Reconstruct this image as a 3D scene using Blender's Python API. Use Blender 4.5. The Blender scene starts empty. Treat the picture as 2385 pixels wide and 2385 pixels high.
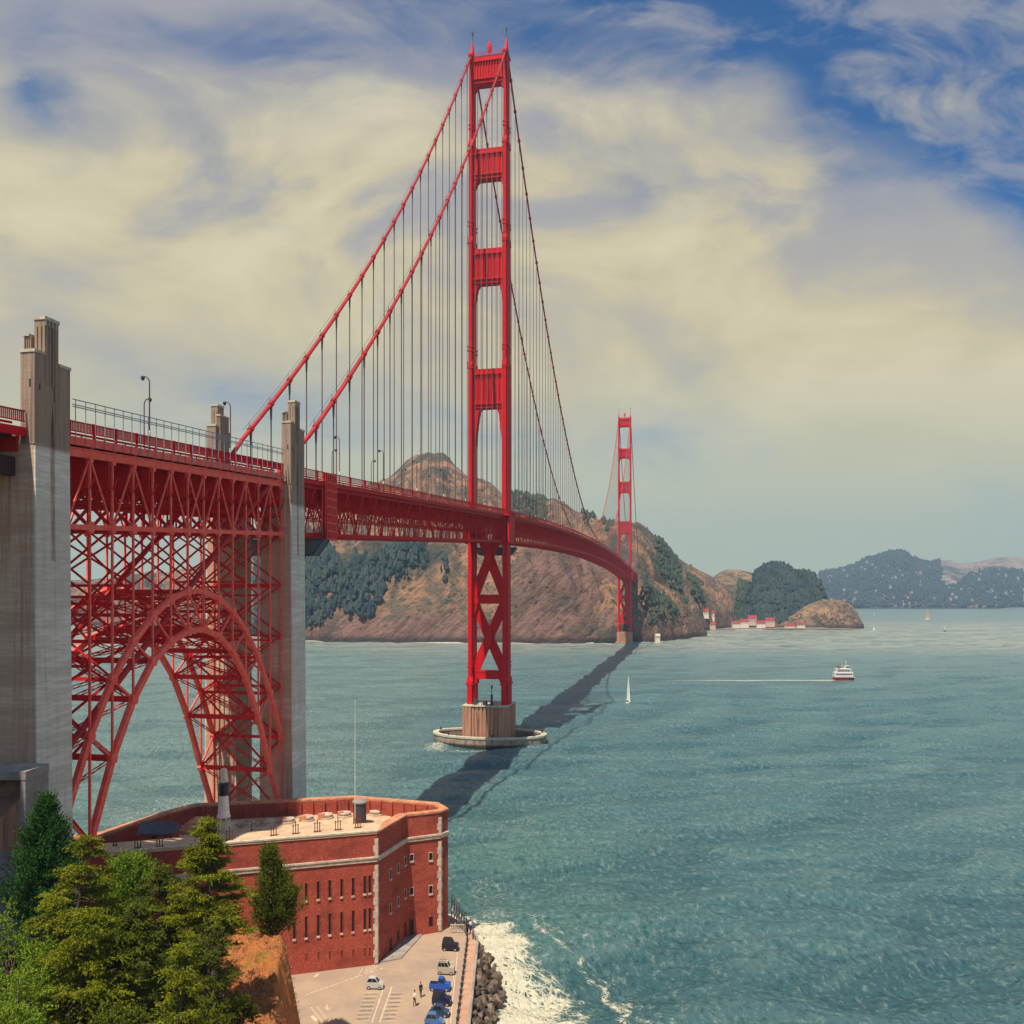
import bpy, math, random
import numpy as np
from mathutils import Vector, Matrix

random.seed(7)
RNG = np.random.default_rng(11)
SC = bpy.context.scene
COL = SC.collection
rad = math.radians

# ------------------------------------------------------------------ camera
EYE = 48.0                      # metres above the water
FPX, CX, HY = 1975.2, 1192.5, 1387.6
cam = bpy.data.cameras.new('camera')
cam.sensor_width = 36.0
cam.lens = 36.0 * FPX / 2385.0
cam.shift_y = (HY - 1192.5) / 2385.0
cam.clip_start, cam.clip_end = 0.5, 30000.0
camo = bpy.data.objects.new('camera', cam)
camo.location = (0, 0, EYE)
camo.rotation_euler = (rad(90), 0, 0)
COL.objects.link(camo)
SC.camera = camo

# ------------------------------------------------------------------ render / exposure
SC.render.engine = 'CYCLES'
SC.view_settings.view_transform = 'Standard'
SC.view_settings.look = 'None'
SC.view_settings.exposure = 0.3
SC.view_settings.gamma = 1.0
SC.cycles.use_denoising = True
SC.cycles.max_bounces = 6
SC.cycles.diffuse_bounces = 3
SC.cycles.glossy_bounces = 2
SC.cycles.transmission_bounces = 2
SC.cycles.volume_bounces = 0
SC.cycles.transparent_max_bounces = 6
SC.cycles.sample_clamp_indirect = 4.0

# ------------------------------------------------------------------ sun
SUN_RAY = Vector((0.21, 0.45, -1.0)).normalized()      # direction the light travels
TO_SUN = -SUN_RAY
sun = bpy.data.lights.new('sun', 'SUN')
sun.energy = 5.0
sun.angle = rad(0.5)
sun.color = (1.0, 0.90, 0.74)
suno = bpy.data.objects.new('sun', sun)
suno.rotation_euler = SUN_RAY.to_track_quat('-Z', 'Y').to_euler()
COL.objects.link(suno)

# ------------------------------------------------------------------ node helpers
class NT:
    def __init__(s, tree):
        s.t = tree; s.n = tree.nodes; s.l = tree.links
    def new(s, typ, **kw):
        n = s.n.new(typ)
        for k, v in kw.items():
            setattr(n, k, v)
        return n
    def put(s, sock, v):
        if hasattr(v, 'is_output'):
            s.l.new(v, sock)
        else:
            if isinstance(v, (tuple, list)) and len(v) == 3 and sock.type == 'RGBA':
                v = (*v, 1.0)
            sock.default_value = v
    def math(s, op, a, b=0.0, c=0.0, clamp=False):
        n = s.new('ShaderNodeMath', operation=op, use_clamp=clamp)
        for i, v in enumerate((a, b, c)):
            s.put(n.inputs[i], v)
        return n.outputs[0]
    def mix(s, fac, a, b, blend='MIX'):
        n = s.new('ShaderNodeMix', data_type='RGBA', blend_type=blend)
        s.put(n.inputs[0], fac); s.put(n.inputs[6], a); s.put(n.inputs[7], b)
        return n.outputs[2]
    def comb(s, x, y, z):
        n = s.new('ShaderNodeCombineXYZ')
        for i, v in enumerate((x, y, z)):
            s.put(n.inputs[i], v)
        return n.outputs[0]
    def sep(s, v):
        n = s.new('ShaderNodeSeparateXYZ'); s.put(n.inputs[0], v)
        return n.outputs
    def noise(s, vec, scale, detail=4.0, rough=0.55, dist=0.0, w=None):
        n = s.new('ShaderNodeTexNoise', noise_dimensions='3D')
        s.put(n.inputs['Vector'], vec)
        n.inputs['Scale'].default_value = scale
        n.inputs['Detail'].default_value = detail
        n.inputs['Roughness'].default_value = rough
        n.inputs['Distortion'].default_value = dist
        return n.outputs[0]
    def voro(s, vec, scale, feature='F1', out=0):
        n = s.new('ShaderNodeTexVoronoi', feature=feature)
        s.put(n.inputs['Vector'], vec); n.inputs['Scale'].default_value = scale
        return n.outputs[out]
    def vscale(s, vec, sc):
        n = s.new('ShaderNodeVectorMath', operation='MULTIPLY')
        s.put(n.inputs[0], vec); n.inputs[1].default_value = sc
        return n.outputs[0]
    def vadd(s, a, b):
        n = s.new('ShaderNodeVectorMath', operation='ADD')
        s.put(n.inputs[0], a); s.put(n.inputs[1], b)
        return n.outputs[0]
    def ramp(s, fac, lo, hi):
        n = s.new('ShaderNodeMapRange', interpolation_type='SMOOTHSTEP')
        s.put(n.inputs[0], fac); n.inputs[1].default_value = lo; n.inputs[2].default_value = hi
        return n.outputs[0]
    def pos(s):
        return s.new('ShaderNodeNewGeometry').outputs['Position']
    def bump(s, h, strength, dist=0.1, normal=None):
        n = s.new('ShaderNodeBump')
        n.inputs['Strength'].default_value = strength
        n.inputs['Distance'].default_value = dist
        s.put(n.inputs['Height'], h)
        if normal is not None:
            s.put(n.inputs['Normal'], normal)
        return n.outputs[0]

# ------------------------------------------------------------------ sky (world): daylight sky behind drifting cloud
def build_world():
    w = bpy.data.worlds.new('World'); SC.world = w
    w.use_nodes = True
    t = NT(w.node_tree); t.n.clear()
    out = t.new('ShaderNodeOutputWorld')
    sky = t.new('ShaderNodeTexSky', sky_type='NISHITA')
    sky.sun_disc = False
    sky.sun_elevation = math.asin(TO_SUN.z)
    sky.sun_rotation = math.atan2(TO_SUN.x, TO_SUN.y)
    sky.altitude = 50.0
    sky.air_density = 1.0; sky.dust_density = 0.4; sky.ozone_density = 4.0
    bsky = t.new('ShaderNodeBackground'); bsky.inputs[1].default_value = 0.085
    gen = t.new('ShaderNodeTexCoord').outputs['Generated']
    x, y, z = t.sep(gen)
    ay = t.math('ADD', t.math('ABSOLUTE', y), 0.18)
    k = 1.18
    u = t.math('MULTIPLY', t.math('DIVIDE', x, ay), k)
    v = t.math('MULTIPLY', t.math('DIVIDE', z, ay), k)
    p = t.comb(u, v, t.math('MULTIPLY', y, 0.3))
    warp = t.noise(t.vscale(p, (1.0, 1.6, 1.0)), 2.6, 3.0, 0.5)
    wv = t.math('MULTIPLY', t.math('SUBTRACT', warp, 0.5), 0.30)
    u2 = t.math('ADD', u, wv)
    warp2 = t.noise(t.vscale(t.vadd(p, (7.3, 2.1, 0.0)), (1.0, 1.6, 1.0)), 2.6, 3.0, 0.5)
    v2 = t.math('ADD', v, t.math('MULTIPLY', t.math('SUBTRACT', warp2, 0.5), 0.22))
    def gauss(px, py, sx, sy, ang, amp):
        # px, py: a direction, given by its tangents x100
        du = t.math('SUBTRACT', u2, px / 100); dv = t.math('SUBTRACT', v2, py / 100)
        c, s_ = math.cos(rad(ang)), math.sin(rad(ang))
        a = t.math('ADD', t.math('MULTIPLY', du, c), t.math('MULTIPLY', dv, s_))
        b = t.math('SUBTRACT', t.math('MULTIPLY', dv, c), t.math('MULTIPLY', du, s_))
        a = t.math('DIVIDE', a, sx / 100); b = t.math('DIVIDE', b, sy / 100)
        r2 = t.math('ADD', t.math('MULTIPLY', a, a), t.math('MULTIPLY', b, b))
        return t.math('MULTIPLY', t.math('POWER', 2.718, t.math('MULTIPLY', r2, -1.0)), amp)
    terms = [gauss(47, 60, 36, 11, -24, 1.30), gauss(20, 68, 24, 6, -4, 0.42), gauss(60, 47, 12, 9, -40, 0.80),
             gauss(-4, 66, 16, 5, 0, 0.72), gauss(-29, 64, 16, 4, -8, 0.45), gauss(-50, 54, 7, 5.5, -30, 0.80),
             gauss(-34, 53, 8, 4.5, -50, 0.50), gauss(-56, 65, 16, 4, -4, 0.35), gauss(-20, 55, 12, 4.5, -24, 0.42),
             gauss(13, 49, 13, 5, -18, 0.50), gauss(50, 75, 50, 9, 0, 0.55),
             gauss(-44, 25, 26, 5, -6, 0.36), gauss(-20, 18, 26, 5, 0, 0.30), gauss(24, 15, 30, 5, 0, 0.22)]
    acc = terms[0]
    for g in terms[1:]:
        acc = t.math('ADD', acc, g)
    wisp = t.noise(t.vscale(p, (1.0, 1.9, 1.0)), 3.2, 6.0, 0.54, 0.4)
    fine = t.noise(t.vscale(t.vadd(p, (3.0, 9.0, 1.0)), (1.0, 2.4, 1.0)), 7.0, 5.0, 0.55, 0.6)
    acc = t.math('ADD', acc, t.math('MULTIPLY', t.math('SUBTRACT', wisp, 0.52), 1.30))
    acc = t.math('ADD', acc, t.math('MULTIPLY', t.math('SUBTRACT', fine, 0.5), 0.42))
    clear = t.ramp(acc, 0.02, 1.05)                       # 1 = open blue sky
    veil = t.noise(t.vscale(t.vadd(p, (23.0, 9.0, 3.0)), (1.0, 2.2, 1.0)), 5.2, 7.0, 0.58, 0.7)
    clear = t.math('MULTIPLY', clear, t.math('SUBTRACT', 0.96, t.math('MULTIPLY', t.ramp(veil, 0.42, 0.66), 0.62)))
    # the bank of cloud stands over the strait to the north; unseen sky overhead and behind is cleared to darken the fill
    open_ = t.math('MAXIMUM', t.math('SUBTRACT', 1.0, t.ramp(y, 0.05, 0.62)), t.ramp(z, 0.62, 0.80))
    clear = t.math('MAXIMUM', clear, open_)
    # cloud colour: warm cream cumulus, grey undersides, pale green-grey band low down
    lowcol, midcol, topcol = (0.48, 0.52, 0.38), (0.59, 0.515, 0.325), (0.36, 0.345, 0.36)
    c = t.mix(t.ramp(v, 0.03, 0.30), lowcol, midcol)
    c = t.mix(t.ramp(v, 0.44, 0.68), c, topcol)
    body = t.noise(t.vscale(t.vadd(p, (1.7, 4.4, 2.0)), (1.0, 1.7, 1.0)), 3.6, 6.0, 0.56, 0.5)
    grey = t.math('MULTIPLY', t.ramp(body, 0.44, 0.62), t.ramp(v, 0.12, 0.50))
    c = t.mix(t.math('MULTIPLY', grey, 0.85), c, (0.31, 0.31, 0.36))
    lite = t.math('MULTIPLY', t.ramp(t.math('SUBTRACT', 1.0, body), 0.50, 0.66), t.ramp(v, 0.08, 0.3))
    c = t.mix(t.math('MULTIPLY', lite, 0.65), c, (0.70, 0.625, 0.42))
    deep = t.mix(1.0, sky.outputs[0], t.mix(open_, (0.022, 0.55, 0.96), (0.92, 0.86, 0.78)), 'MULTIPLY')
    t.l.new(deep, bsky.inputs[0])
    t.l.new(t.math('ADD', 0.085, t.math('MULTIPLY', open_, 0.040)), bsky.inputs[1])  # unseen sky tinted and strengthened to set the fill on shaded faces
    bcl = t.new('ShaderNodeBackground'); bcl.inputs[1].default_value = 0.90
    t.l.new(c, bcl.inputs[0])
    mx = t.new('ShaderNodeMixShader')
    t.l.new(clear, mx.inputs[0]); t.l.new(bcl.outputs[0], mx.inputs[1]); t.l.new(bsky.outputs[0], mx.inputs[2])
    t.l.new(mx.outputs[0], out.inputs[0])
build_world()

# ------------------------------------------------------------------ materials
MATS = {}
def material(name, col, rough=0.7, spec=0.3, col2=None, nscale=1.0, stretch=(1, 1, 1), mixr=(0.35, 0.65), bump=0.0, bscale=None,
             bdist=0.05, detail=5.0, metallic=0.0, extra=None):
    if name in MATS:
        return MATS[name]
    m = bpy.data.materials.new(name); MATS[name] = m
    m.use_nodes = True
    t = NT(m.node_tree)
    bs = t.n['Principled BSDF']
    bs.inputs['Roughness'].default_value = rough
    bs.inputs['Specular IOR Level'].default_value = spec
    bs.inputs['Metallic'].default_value = metallic
    p = t.vscale(t.pos(), stretch)
    c = col
    if col2 is not None:
        n = t.noise(p, nscale, detail, 0.6)
        c = t.mix(t.ramp(n, *mixr), col, col2)
    if extra is not None:
        c = extra(t, p, c, bs)
    t.put(bs.inputs['Base Color'], c)
    if bump:
        nb = t.noise(p, bscale or nscale * 4, 5.0, 0.6)
        t.l.new(t.bump(nb, bump, bdist), bs.inputs['Normal'])
    return m

def red_extra(t, p, c, bs):
    # long vertical weather streaks and faded patches in the paint
    st = t.noise(t.vscale(t.pos(), (3.0, 3.0, 0.12)), 1.0, 4.0, 0.6)
    c = t.mix(t.math('MULTIPLY', t.ramp(st, 0.48, 0.75), 0.45), c, (0.36, 0.008, 0.013))
    x, y, z = t.sep(t.pos())
    row = t.math('FLOOR', t.math('DIVIDE', z, 3.4))
    tone = t.noise(t.comb(t.math('MULTIPLY', row, 7.3), t.math('FLOOR', t.math('MULTIPLY', x, 0.4)), t.math('FLOOR', t.math('MULTIPLY', y, 0.25))), 1.0, 1.0, 0.5)
    c = t.mix(t.math('MULTIPLY', t.ramp(tone, 0.35, 0.7), 0.30), c, (0.46, 0.010, 0.012))
    seam = t.math('SUBTRACT', 1.0, t.ramp(t.math('FRACT', t.math('DIVIDE', z, 3.4)), 0.02, 0.09))
    c = t.mix(t.math('MULTIPLY', seam, 0.40), c, (0.20, 0.008, 0.010))
    fd = t.noise(t.pos(), 0.35, 4.0, 0.6)
    return t.mix(t.math('MULTIPLY', t.ramp(fd, 0.5, 0.8), 0.25), c, (0.72, 0.022, 0.018))
M_RED = material('orange_red_paint', (0.61, 0.006, 0.011), 0.6, 0.10, extra=red_extra)
def red2_extra(t, p, c, bs):
    fd = t.noise(t.pos(), 1.3, 5.0, 0.65)
    return t.mix(t.ramp(fd, 0.35, 0.75), c, (0.88, 0.20, 0.14))
M_RED2 = material('lightened_red_paint', (0.90, 0.095, 0.065), 0.6, 0.2, extra=red2_extra)  # arch red lightened so its unlit faces look better lit
M_REDDK = material('dark_red_steel', (0.74, 0.020, 0.022), 0.7, 0.15, (0.52, 0.014, 0.018), 0.8)
M_ROPE = material('suspender_rope', (0.16, 0.10, 0.09), 0.7, 0.2)
M_ASPHALT = material('bridge_asphalt', (0.06, 0.055, 0.05), 0.9, 0.2, (0.09, 0.08, 0.07), 0.6)
M_POST = material('lamp_post_paint', (0.10, 0.035, 0.03), 0.6, 0.3)
M_FENCE = material('galvanised_fence', (0.20, 0.26, 0.31), 0.6, 0.4)

def pylon_extra(t, p, c, bs):
    x, y, z = t.sep(t.pos())
    # board marks of the pours (horizontal), older darker concrete above the deck line
    brd = t.noise(t.vscale(t.pos(), (0.35, 0.35, 3.2)), 1.0, 5.0, 0.62)
    c = t.mix(t.ramp(brd, 0.38, 0.66), c, (0.76, 0.70, 0.60))
    pour = t.noise(t.vscale(t.pos(), (0.02, 0.02, 0.33)), 1.0, 2.0, 0.5)
    c = t.mix(t.math('MULTIPLY', t.ramp(pour, 0.48, 0.56), 0.35), c, (0.46, 0.40, 0.33))
    streak = t.noise(t.vscale(t.pos(), (2.6, 2.6, 0.10)), 1.0, 5.0, 0.65)
    c = t.mix(t.math('MULTIPLY', t.ramp(streak, 0.50, 0.74), 0.45), c, (0.30, 0.24, 0.19))
    old = t.ramp(z, 61.2, 62.0)
    d = t.mix(t.ramp(streak, 0.35, 0.7), (0.34, 0.22, 0.145), (0.15, 0.10, 0.075))
    return t.mix(t.math('MULTIPLY', old, 0.9), c, d)
M_PYLON = material('board_marked_concrete', (0.60, 0.545, 0.46), 0.9, 0.15, bump=0.6, bscale=2.0, bdist=0.05, extra=pylon_extra, stretch=(0.6, 0.6, 4.0))
def shade_stain_extra(t, p, c, bs):
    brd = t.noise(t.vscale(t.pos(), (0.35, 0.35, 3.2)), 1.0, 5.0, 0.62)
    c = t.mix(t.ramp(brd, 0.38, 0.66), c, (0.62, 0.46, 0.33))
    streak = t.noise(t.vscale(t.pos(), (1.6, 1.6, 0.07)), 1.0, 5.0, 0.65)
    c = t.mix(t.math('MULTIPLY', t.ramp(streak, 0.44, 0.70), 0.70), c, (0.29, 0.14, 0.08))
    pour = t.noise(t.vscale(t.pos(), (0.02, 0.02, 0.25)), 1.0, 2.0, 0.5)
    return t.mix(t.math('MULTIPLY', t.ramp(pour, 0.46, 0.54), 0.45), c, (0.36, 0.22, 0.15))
M_SHADEC = material('shaded_stain_concrete', (0.52, 0.350, 0.240), 0.9, 0.15, bump=0.5, bscale=2.0, bdist=0.05, extra=shade_stain_extra, stretch=(0.6, 0.6, 4.0))  # brown stain plus the shade under the deck, put into the colour
M_CABLE = material('weathered_cable_paint', (0.52, 0.028, 0.026), 0.6, 0.2, (0.38, 0.022, 0.022), 0.6)
M_CAP = material('pale_concrete_coping', (0.58, 0.52, 0.38), 0.9, 0.15, (0.42, 0.37, 0.28), 1.6)
M_SLOT = material('dark_slot', (0.035, 0.03, 0.032), 0.9, 0.1)

def pier_extra(t, p, c, bs):
    st = t.noise(t.vscale(t.pos(), (1.6, 1.6, 0.09)), 1.0, 5.0, 0.65)
    return t.mix(t.ramp(st, 0.42, 0.7), c, (0.22, 0.10, 0.06))
M_PIER = material('rust_stained_concrete', (0.47, 0.235, 0.145), 0.9, 0.15, extra=pier_extra, bump=0.3, bscale=1.5)
def fender_extra(t, p, c, bs):
    x, y, z = t.sep(t.pos())
    st = t.noise(t.vscale(t.pos(), (0.8, 0.8, 0.3)), 1.0, 5.0, 0.65)
    c = t.mix(t.ramp(st, 0.4, 0.7), c, (0.16, 0.105, 0.075))
    low = t.math('SUBTRACT', 1.0, t.ramp(z, 0.2, 1.1))
    return t.mix(low, c, (0.035, 0.03, 0.028))
M_FENDER = material('tide_stained_concrete', (0.36, 0.27, 0.20), 0.9, 0.15, extra=fender_extra, bump=0.3, bscale=1.5)

def brick_extra(t, p, c, bs):
    x, y, z = t.sep(t.pos())
    b = t.new('ShaderNodeTexBrick')
    t.put(b.inputs['Vector'], t.comb(t.math('ADD', x, y), z, 0.0))
    b.inputs['Scale'].default_value = 2.2
    b.inputs['Mortar Size'].default_value = 0.012
    b.inputs['Color1'].default_value = (0.46, 0.095, 0.055, 1)
    b.inputs['Color2'].default_value = (0.30, 0.050, 0.034, 1)
    b.inputs['Mortar'].default_value = (0.34, 0.11, 0.08, 1)
    c = b.outputs['Color']
    n = t.noise(t.vscale(t.pos(), (0.35, 0.35, 0.55)), 1.0, 5.0, 0.65)
    c = t.mix(t.math('MULTIPLY', t.ramp(n, 0.42, 0.72), 0.75), c, (0.19, 0.042, 0.032))
    n2 = t.noise(t.vscale(t.pos(), (2.2, 2.2, 0.4)), 1.0, 6.0, 0.7)
    c = t.mix(t.math('MULTIPLY', t.ramp(n2, 0.56, 0.78), 0.6), c, (0.52, 0.19, 0.12))
    return c
M_BRICK = material('red_fort_brick', (0.4, 0.07, 0.05), 0.9, 0.12, extra=brick_extra, bump=0.35, bscale=3.0, bdist=0.03)
M_BRICKTOP = material('orange_brick_paving', (0.56, 0.27, 0.14), 0.9, 0.12, (0.42, 0.17, 0.10), 1.4, bump=0.2)
M_ROOF = material('pale_roof_slab', (0.60, 0.43, 0.27), 0.9, 0.12, (0.48, 0.33, 0.21), 0.9, bump=0.2)
M_STONE = material('pale_granite', (0.62, 0.50, 0.38), 0.9, 0.15, (0.44, 0.33, 0.25), 1.8, bump=0.3)
M_BLACK = material('window_dark', (0.012, 0.011, 0.013), 0.5, 0.3)
M_WHITE = material('white_paint', (0.78, 0.74, 0.64), 0.6, 0.3, (0.64, 0.58, 0.48), 1.4)
M_OLDWHITE = material('rusted_white_paint', (0.66, 0.58, 0.46), 0.7, 0.3, (0.42, 0.22, 0.12), 2.2, mixr=(0.5, 0.75))
M_LANTERN = material('lantern_black', (0.012, 0.016, 0.028), 0.4, 0.5)
M_DKGREY = material('dark_grey_metal', (0.055, 0.05, 0.055), 0.6, 0.35)
M_PIPE = material('rusty_pipe', (0.16, 0.045, 0.03), 0.7, 0.3)
M_CONC = material('plain_concrete', (0.34, 0.30, 0.26), 0.9, 0.15, (0.24, 0.20, 0.18), 0.8, bump=0.25)
M_TARP = material('grey_blue_tarp', (0.10, 0.115, 0.14), 0.7, 0.3, (0.07, 0.08, 0.10), 1.5)

def plaza_extra(t, p, c, bs):
    n = t.noise(t.pos(), 0.22, 5.0, 0.6)
    c = t.mix(t.ramp(n, 0.36, 0.66), c, (0.33, 0.245, 0.185))
    oil = t.noise(t.vscale(t.pos(), (0.45, 2.4, 1.0)), 1.0, 4.0, 0.65)
    c = t.mix(t.math('MULTIPLY', t.ramp(oil, 0.56, 0.72), 0.4), c, (0.24, 0.175, 0.145))
    g = t.noise(t.pos(), 14.0, 3.0, 0.7)
    return t.mix(t.math('MULTIPLY', t.ramp(g, 0.3, 0.7), 0.25), c, (0.30, 0.22, 0.17))
M_PLAZA = material('worn_tan_asphalt', (0.43, 0.305, 0.205), 0.95, 0.1, extra=plaza_extra, bump=0.15, bscale=12.0, bdist=0.02)
M_WALK = material('promenade_concrete', (0.50, 0.30, 0.20), 0.95, 0.1, (0.42, 0.24, 0.16), 1.2, bump=0.2)
M_PAINT = material('worn_marking_paint', (0.64, 0.53, 0.36), 0.9, 0.1, (0.48, 0.36, 0.25), 3.0)
M_PAINTDK = material('tar_patch', (0.17, 0.125, 0.11), 0.9, 0.1, (0.27, 0.195, 0.16), 1.6, mixr=(0.4, 0.6))
M_ROCK = material('riprap_rock', (0.045, 0.032, 0.027), 0.8, 0.35, (0.15, 0.105, 0.075), 0.9, bump=0.8, bscale=2.0, bdist=0.15)
M_ROCK2 = material('riprap_rock_pale', (0.11, 0.075, 0.055), 0.85, 0.3, (0.27, 0.195, 0.135), 0.9, bump=0.8, bscale=2.0, bdist=0.15)

# ------------------------------------------------------------------ object helpers
def tag(o, label=None, cat=None, group=None, kind=None):
    if label: o['label'] = label
    if cat: o['category'] = cat
    if group: o['group'] = group
    if kind: o['kind'] = kind
    return o
def empty(name, loc=(0, 0, 0), rz=0.0, parent=None):
    o = bpy.data.objects.new(name, None)
    o.location = loc; o.rotation_euler = (0, 0, rz)
    o.empty_display_size = 1.0
    COL.objects.link(o)
    if parent: o.parent = parent
    return o
def copy_tree(o, parent=None):
    c = o.copy(); COL.objects.link(c)
    c.parent = parent
    for ch in list(o.children):
        copy_tree(ch, c)
    return c

class MB:
    """collects solids and links them as one mesh"""
    def __init__(s): s.v = []; s.f = []; s.mi = []; s.cur = 0
    def add(s, vs, fs):
        b = len(s.v); s.v.extend(tuple(p) for p in vs)
        s.f.extend(tuple(i + b for i in f) for f in fs)
        s.mi.extend([s.cur] * len(fs))
    def box(s, x0, x1, y0, y1, z0, z1):
        s.add([(x0, y0, z0), (x1, y0, z0), (x1, y1, z0), (x0, y1, z0), (x0, y0, z1), (x1, y0, z1), (x1, y1, z1), (x0, y1, z1)],
              [(0, 3, 2, 1), (4, 5, 6, 7), (0, 1, 5, 4), (1, 2, 6, 5), (2, 3, 7, 6), (3, 0, 4, 7)])
        return s
    def taper(s, a, z0, b, z1):      # a, b: (x0,x1,y0,y1)
        s.add([(a[0], a[2], z0), (a[1], a[2], z0), (a[1], a[3], z0), (a[0], a[3], z0), (b[0], b[2], z1), (b[1], b[2], z1), (b[1], b[3], z1), (b[0], b[3], z1)],
              [(0, 3, 2, 1), (4, 5, 6, 7), (0, 1, 5, 4), (1, 2, 6, 5), (2, 3, 7, 6), (3, 0, 4, 7)])
        return s
    def bar(s, p, q, w, h=None, up=(0, 0, 1)):
        p, q = Vector(p), Vector(q); h = h or w
        d = (q - p).normalized(); up = Vector(up)
        if abs(d.dot(up)) > 0.98: up = Vector((0, 1, 0)) if abs(d.y) < 0.9 else Vector((1, 0, 0))
        a = d.cross(up).normalized(); b = a.cross(d).normalized()
        a *= w / 2; b *= h / 2
        s.add([p - a - b, p + a - b, p + a + b, p - a + b, q - a - b, q + a - b, q + a + b, q - a + b],
              [(0, 1, 2, 3), (7, 6, 5, 4), (0, 4, 5, 1), (1, 5, 6, 2), (2, 6, 7, 3), (3, 7, 4, 0)])
        return s
    def tube(s, pts, r, n=8, caps=True):
        pts = [Vector(p) for p in pts]; rs = r if isinstance(r, (list, tuple)) else [r] * len(pts)
        b = len(s.v); prev = None
        for i, p in enumerate(pts):
            d = (pts[min(i + 1, len(pts) - 1)] - pts[max(i - 1, 0)]).normalized()
            if prev is None:
                ref = Vector((0, 0, 1)) if abs(d.z) < 0.9 else Vector((1, 0, 0))
                a = d.cross(ref).normalized()
            else:
                a = (prev - d * prev.dot(d)).normalized()
            prev = a; c = d.cross(a)
            for k in range(n):
                g = 2 * math.pi * k / n
                s.v.append(tuple(p + (a * math.cos(g) + c * math.sin(g)) * rs[i]))
        nf = 0
        for i in range(len(pts) - 1):
            for k in range(n):
                s.f.append((b + i * n + k, b + i * n + (k + 1) % n, b + (i + 1) * n + (k + 1) % n, b + (i + 1) * n + k)); nf += 1
        if caps:
            s.f.append(tuple(b + k for k in range(n))[::-1]); s.f.append(tuple(b + (len(pts) - 1) * n + k for k in range(n))); nf += 2
        s.mi.extend([s.cur] * nf)
        return s
    def lathe(s, prof, n=16, c=(0, 0, 0), sx=1.0, sy=1.0):      # prof: (r, z)
        b = len(s.v)
        for r, z in prof:
            for k in range(n):
                g = 2 * math.pi * k / n
                s.v.append((c[0] + r * sx * math.cos(g), c[1] + r * sy * math.sin(g), c[2] + z))
        nf = 0
        for i in range(len(prof) - 1):
            for k in range(n):
                s.f.append((b + i * n + k, b + i * n + (k + 1) % n, b + (i + 1) * n + (k + 1) % n, b + (i + 1) * n + k)); nf += 1
        s.f.append(tuple(b + k for k in range(n))[::-1]); s.f.append(tuple(b + (len(prof) - 1) * n + k for k in range(n))); nf += 2
        s.mi.extend([s.cur] * nf)
        return s
    def prism(s, poly, z0, z1):      # poly: (x, y) counter-clockwise
        n = len(poly)
        s.add([(x, y, z0) for x, y in poly] + [(x, y, z1) for x, y in poly],
              [tuple(range(n))[::-1], tuple(range(n, 2 * n))] + [(i, (i + 1) % n, n + (i + 1) % n, n + i) for i in range(n)])
        return s
    def slab(s, poly, axis, a0, a1):   # poly in the other two axes, extruded along axis
        n = len(poly)
        def P(q, a):
            return (a, q[0], q[1]) if axis == 'x' else (q[0], a, q[1])
        s.add([P(q, a0) for q in poly] + [P(q, a1) for q in poly],
              [tuple(range(n))[::-1], tuple(range(n, 2 * n))] + [(i, (i + 1) % n, n + (i + 1) % n, n + i) for i in range(n)])
        return s
    def build(s, name, mats, parent=None, loc=None, rz=0.0, smooth=False):
        me = bpy.data.meshes.new(name)
        me.from_pydata(s.v, [], s.f)
        if not isinstance(mats, (list, tuple)): mats = [mats]
        for m in mats: me.materials.append(m)
        if len(mats) > 1: me.polygons.foreach_set('material_index', s.mi)
        if smooth: me.polygons.foreach_set('use_smooth', [True] * len(me.polygons))
        bm_fix(me)
        o = bpy.data.objects.new(name, me)
        if loc is not None: o.location = loc
        o.rotation_euler = (0, 0, rz)
        COL.objects.link(o)
        if parent is not None: o.parent = parent
        return o
def bm_fix(me):
    import bmesh
    bm = bmesh.new(); bm.from_mesh(me)
    bmesh.ops.recalc_face_normals(bm, faces=bm.faces)
    bm.to_mesh(me); bm.free()

def mesh_np(name, verts, faces, mats, parent=None, smooth=False, attrs=None, uniform=4):
    me = bpy.data.meshes.new(name)
    verts = np.asarray(verts, np.float32); faces = np.asarray(faces, np.int32)
    me.vertices.add(len(verts)); me.vertices.foreach_set('co', verts.ravel())
    nf, k = faces.shape
    me.loops.add(nf * k); me.loops.foreach_set('vertex_index', faces.ravel())
    me.polygons.add(nf)
    me.polygons.foreach_set('loop_start', np.arange(0, nf * k, k, dtype=np.int32))
    try: me.polygons.foreach_set('loop_total', np.full(nf, k, np.int32))
    except Exception: pass
    if smooth: me.polygons.foreach_set('use_smooth', np.ones(nf, bool))
    for m in (mats if isinstance(mats, (list, tuple)) else [mats]): me.materials.append(m)
    for an, arr in (attrs or {}).items():
        a = me.attributes.new(an, 'FLOAT', 'POINT'); a.data.foreach_set('value', np.asarray(arr, np.float32))
    me.update(calc_edges=True); me.validate()
    o = bpy.data.objects.new(name, me); COL.objects.link(o)
    if parent is not None: o.parent = parent
    return o

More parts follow.
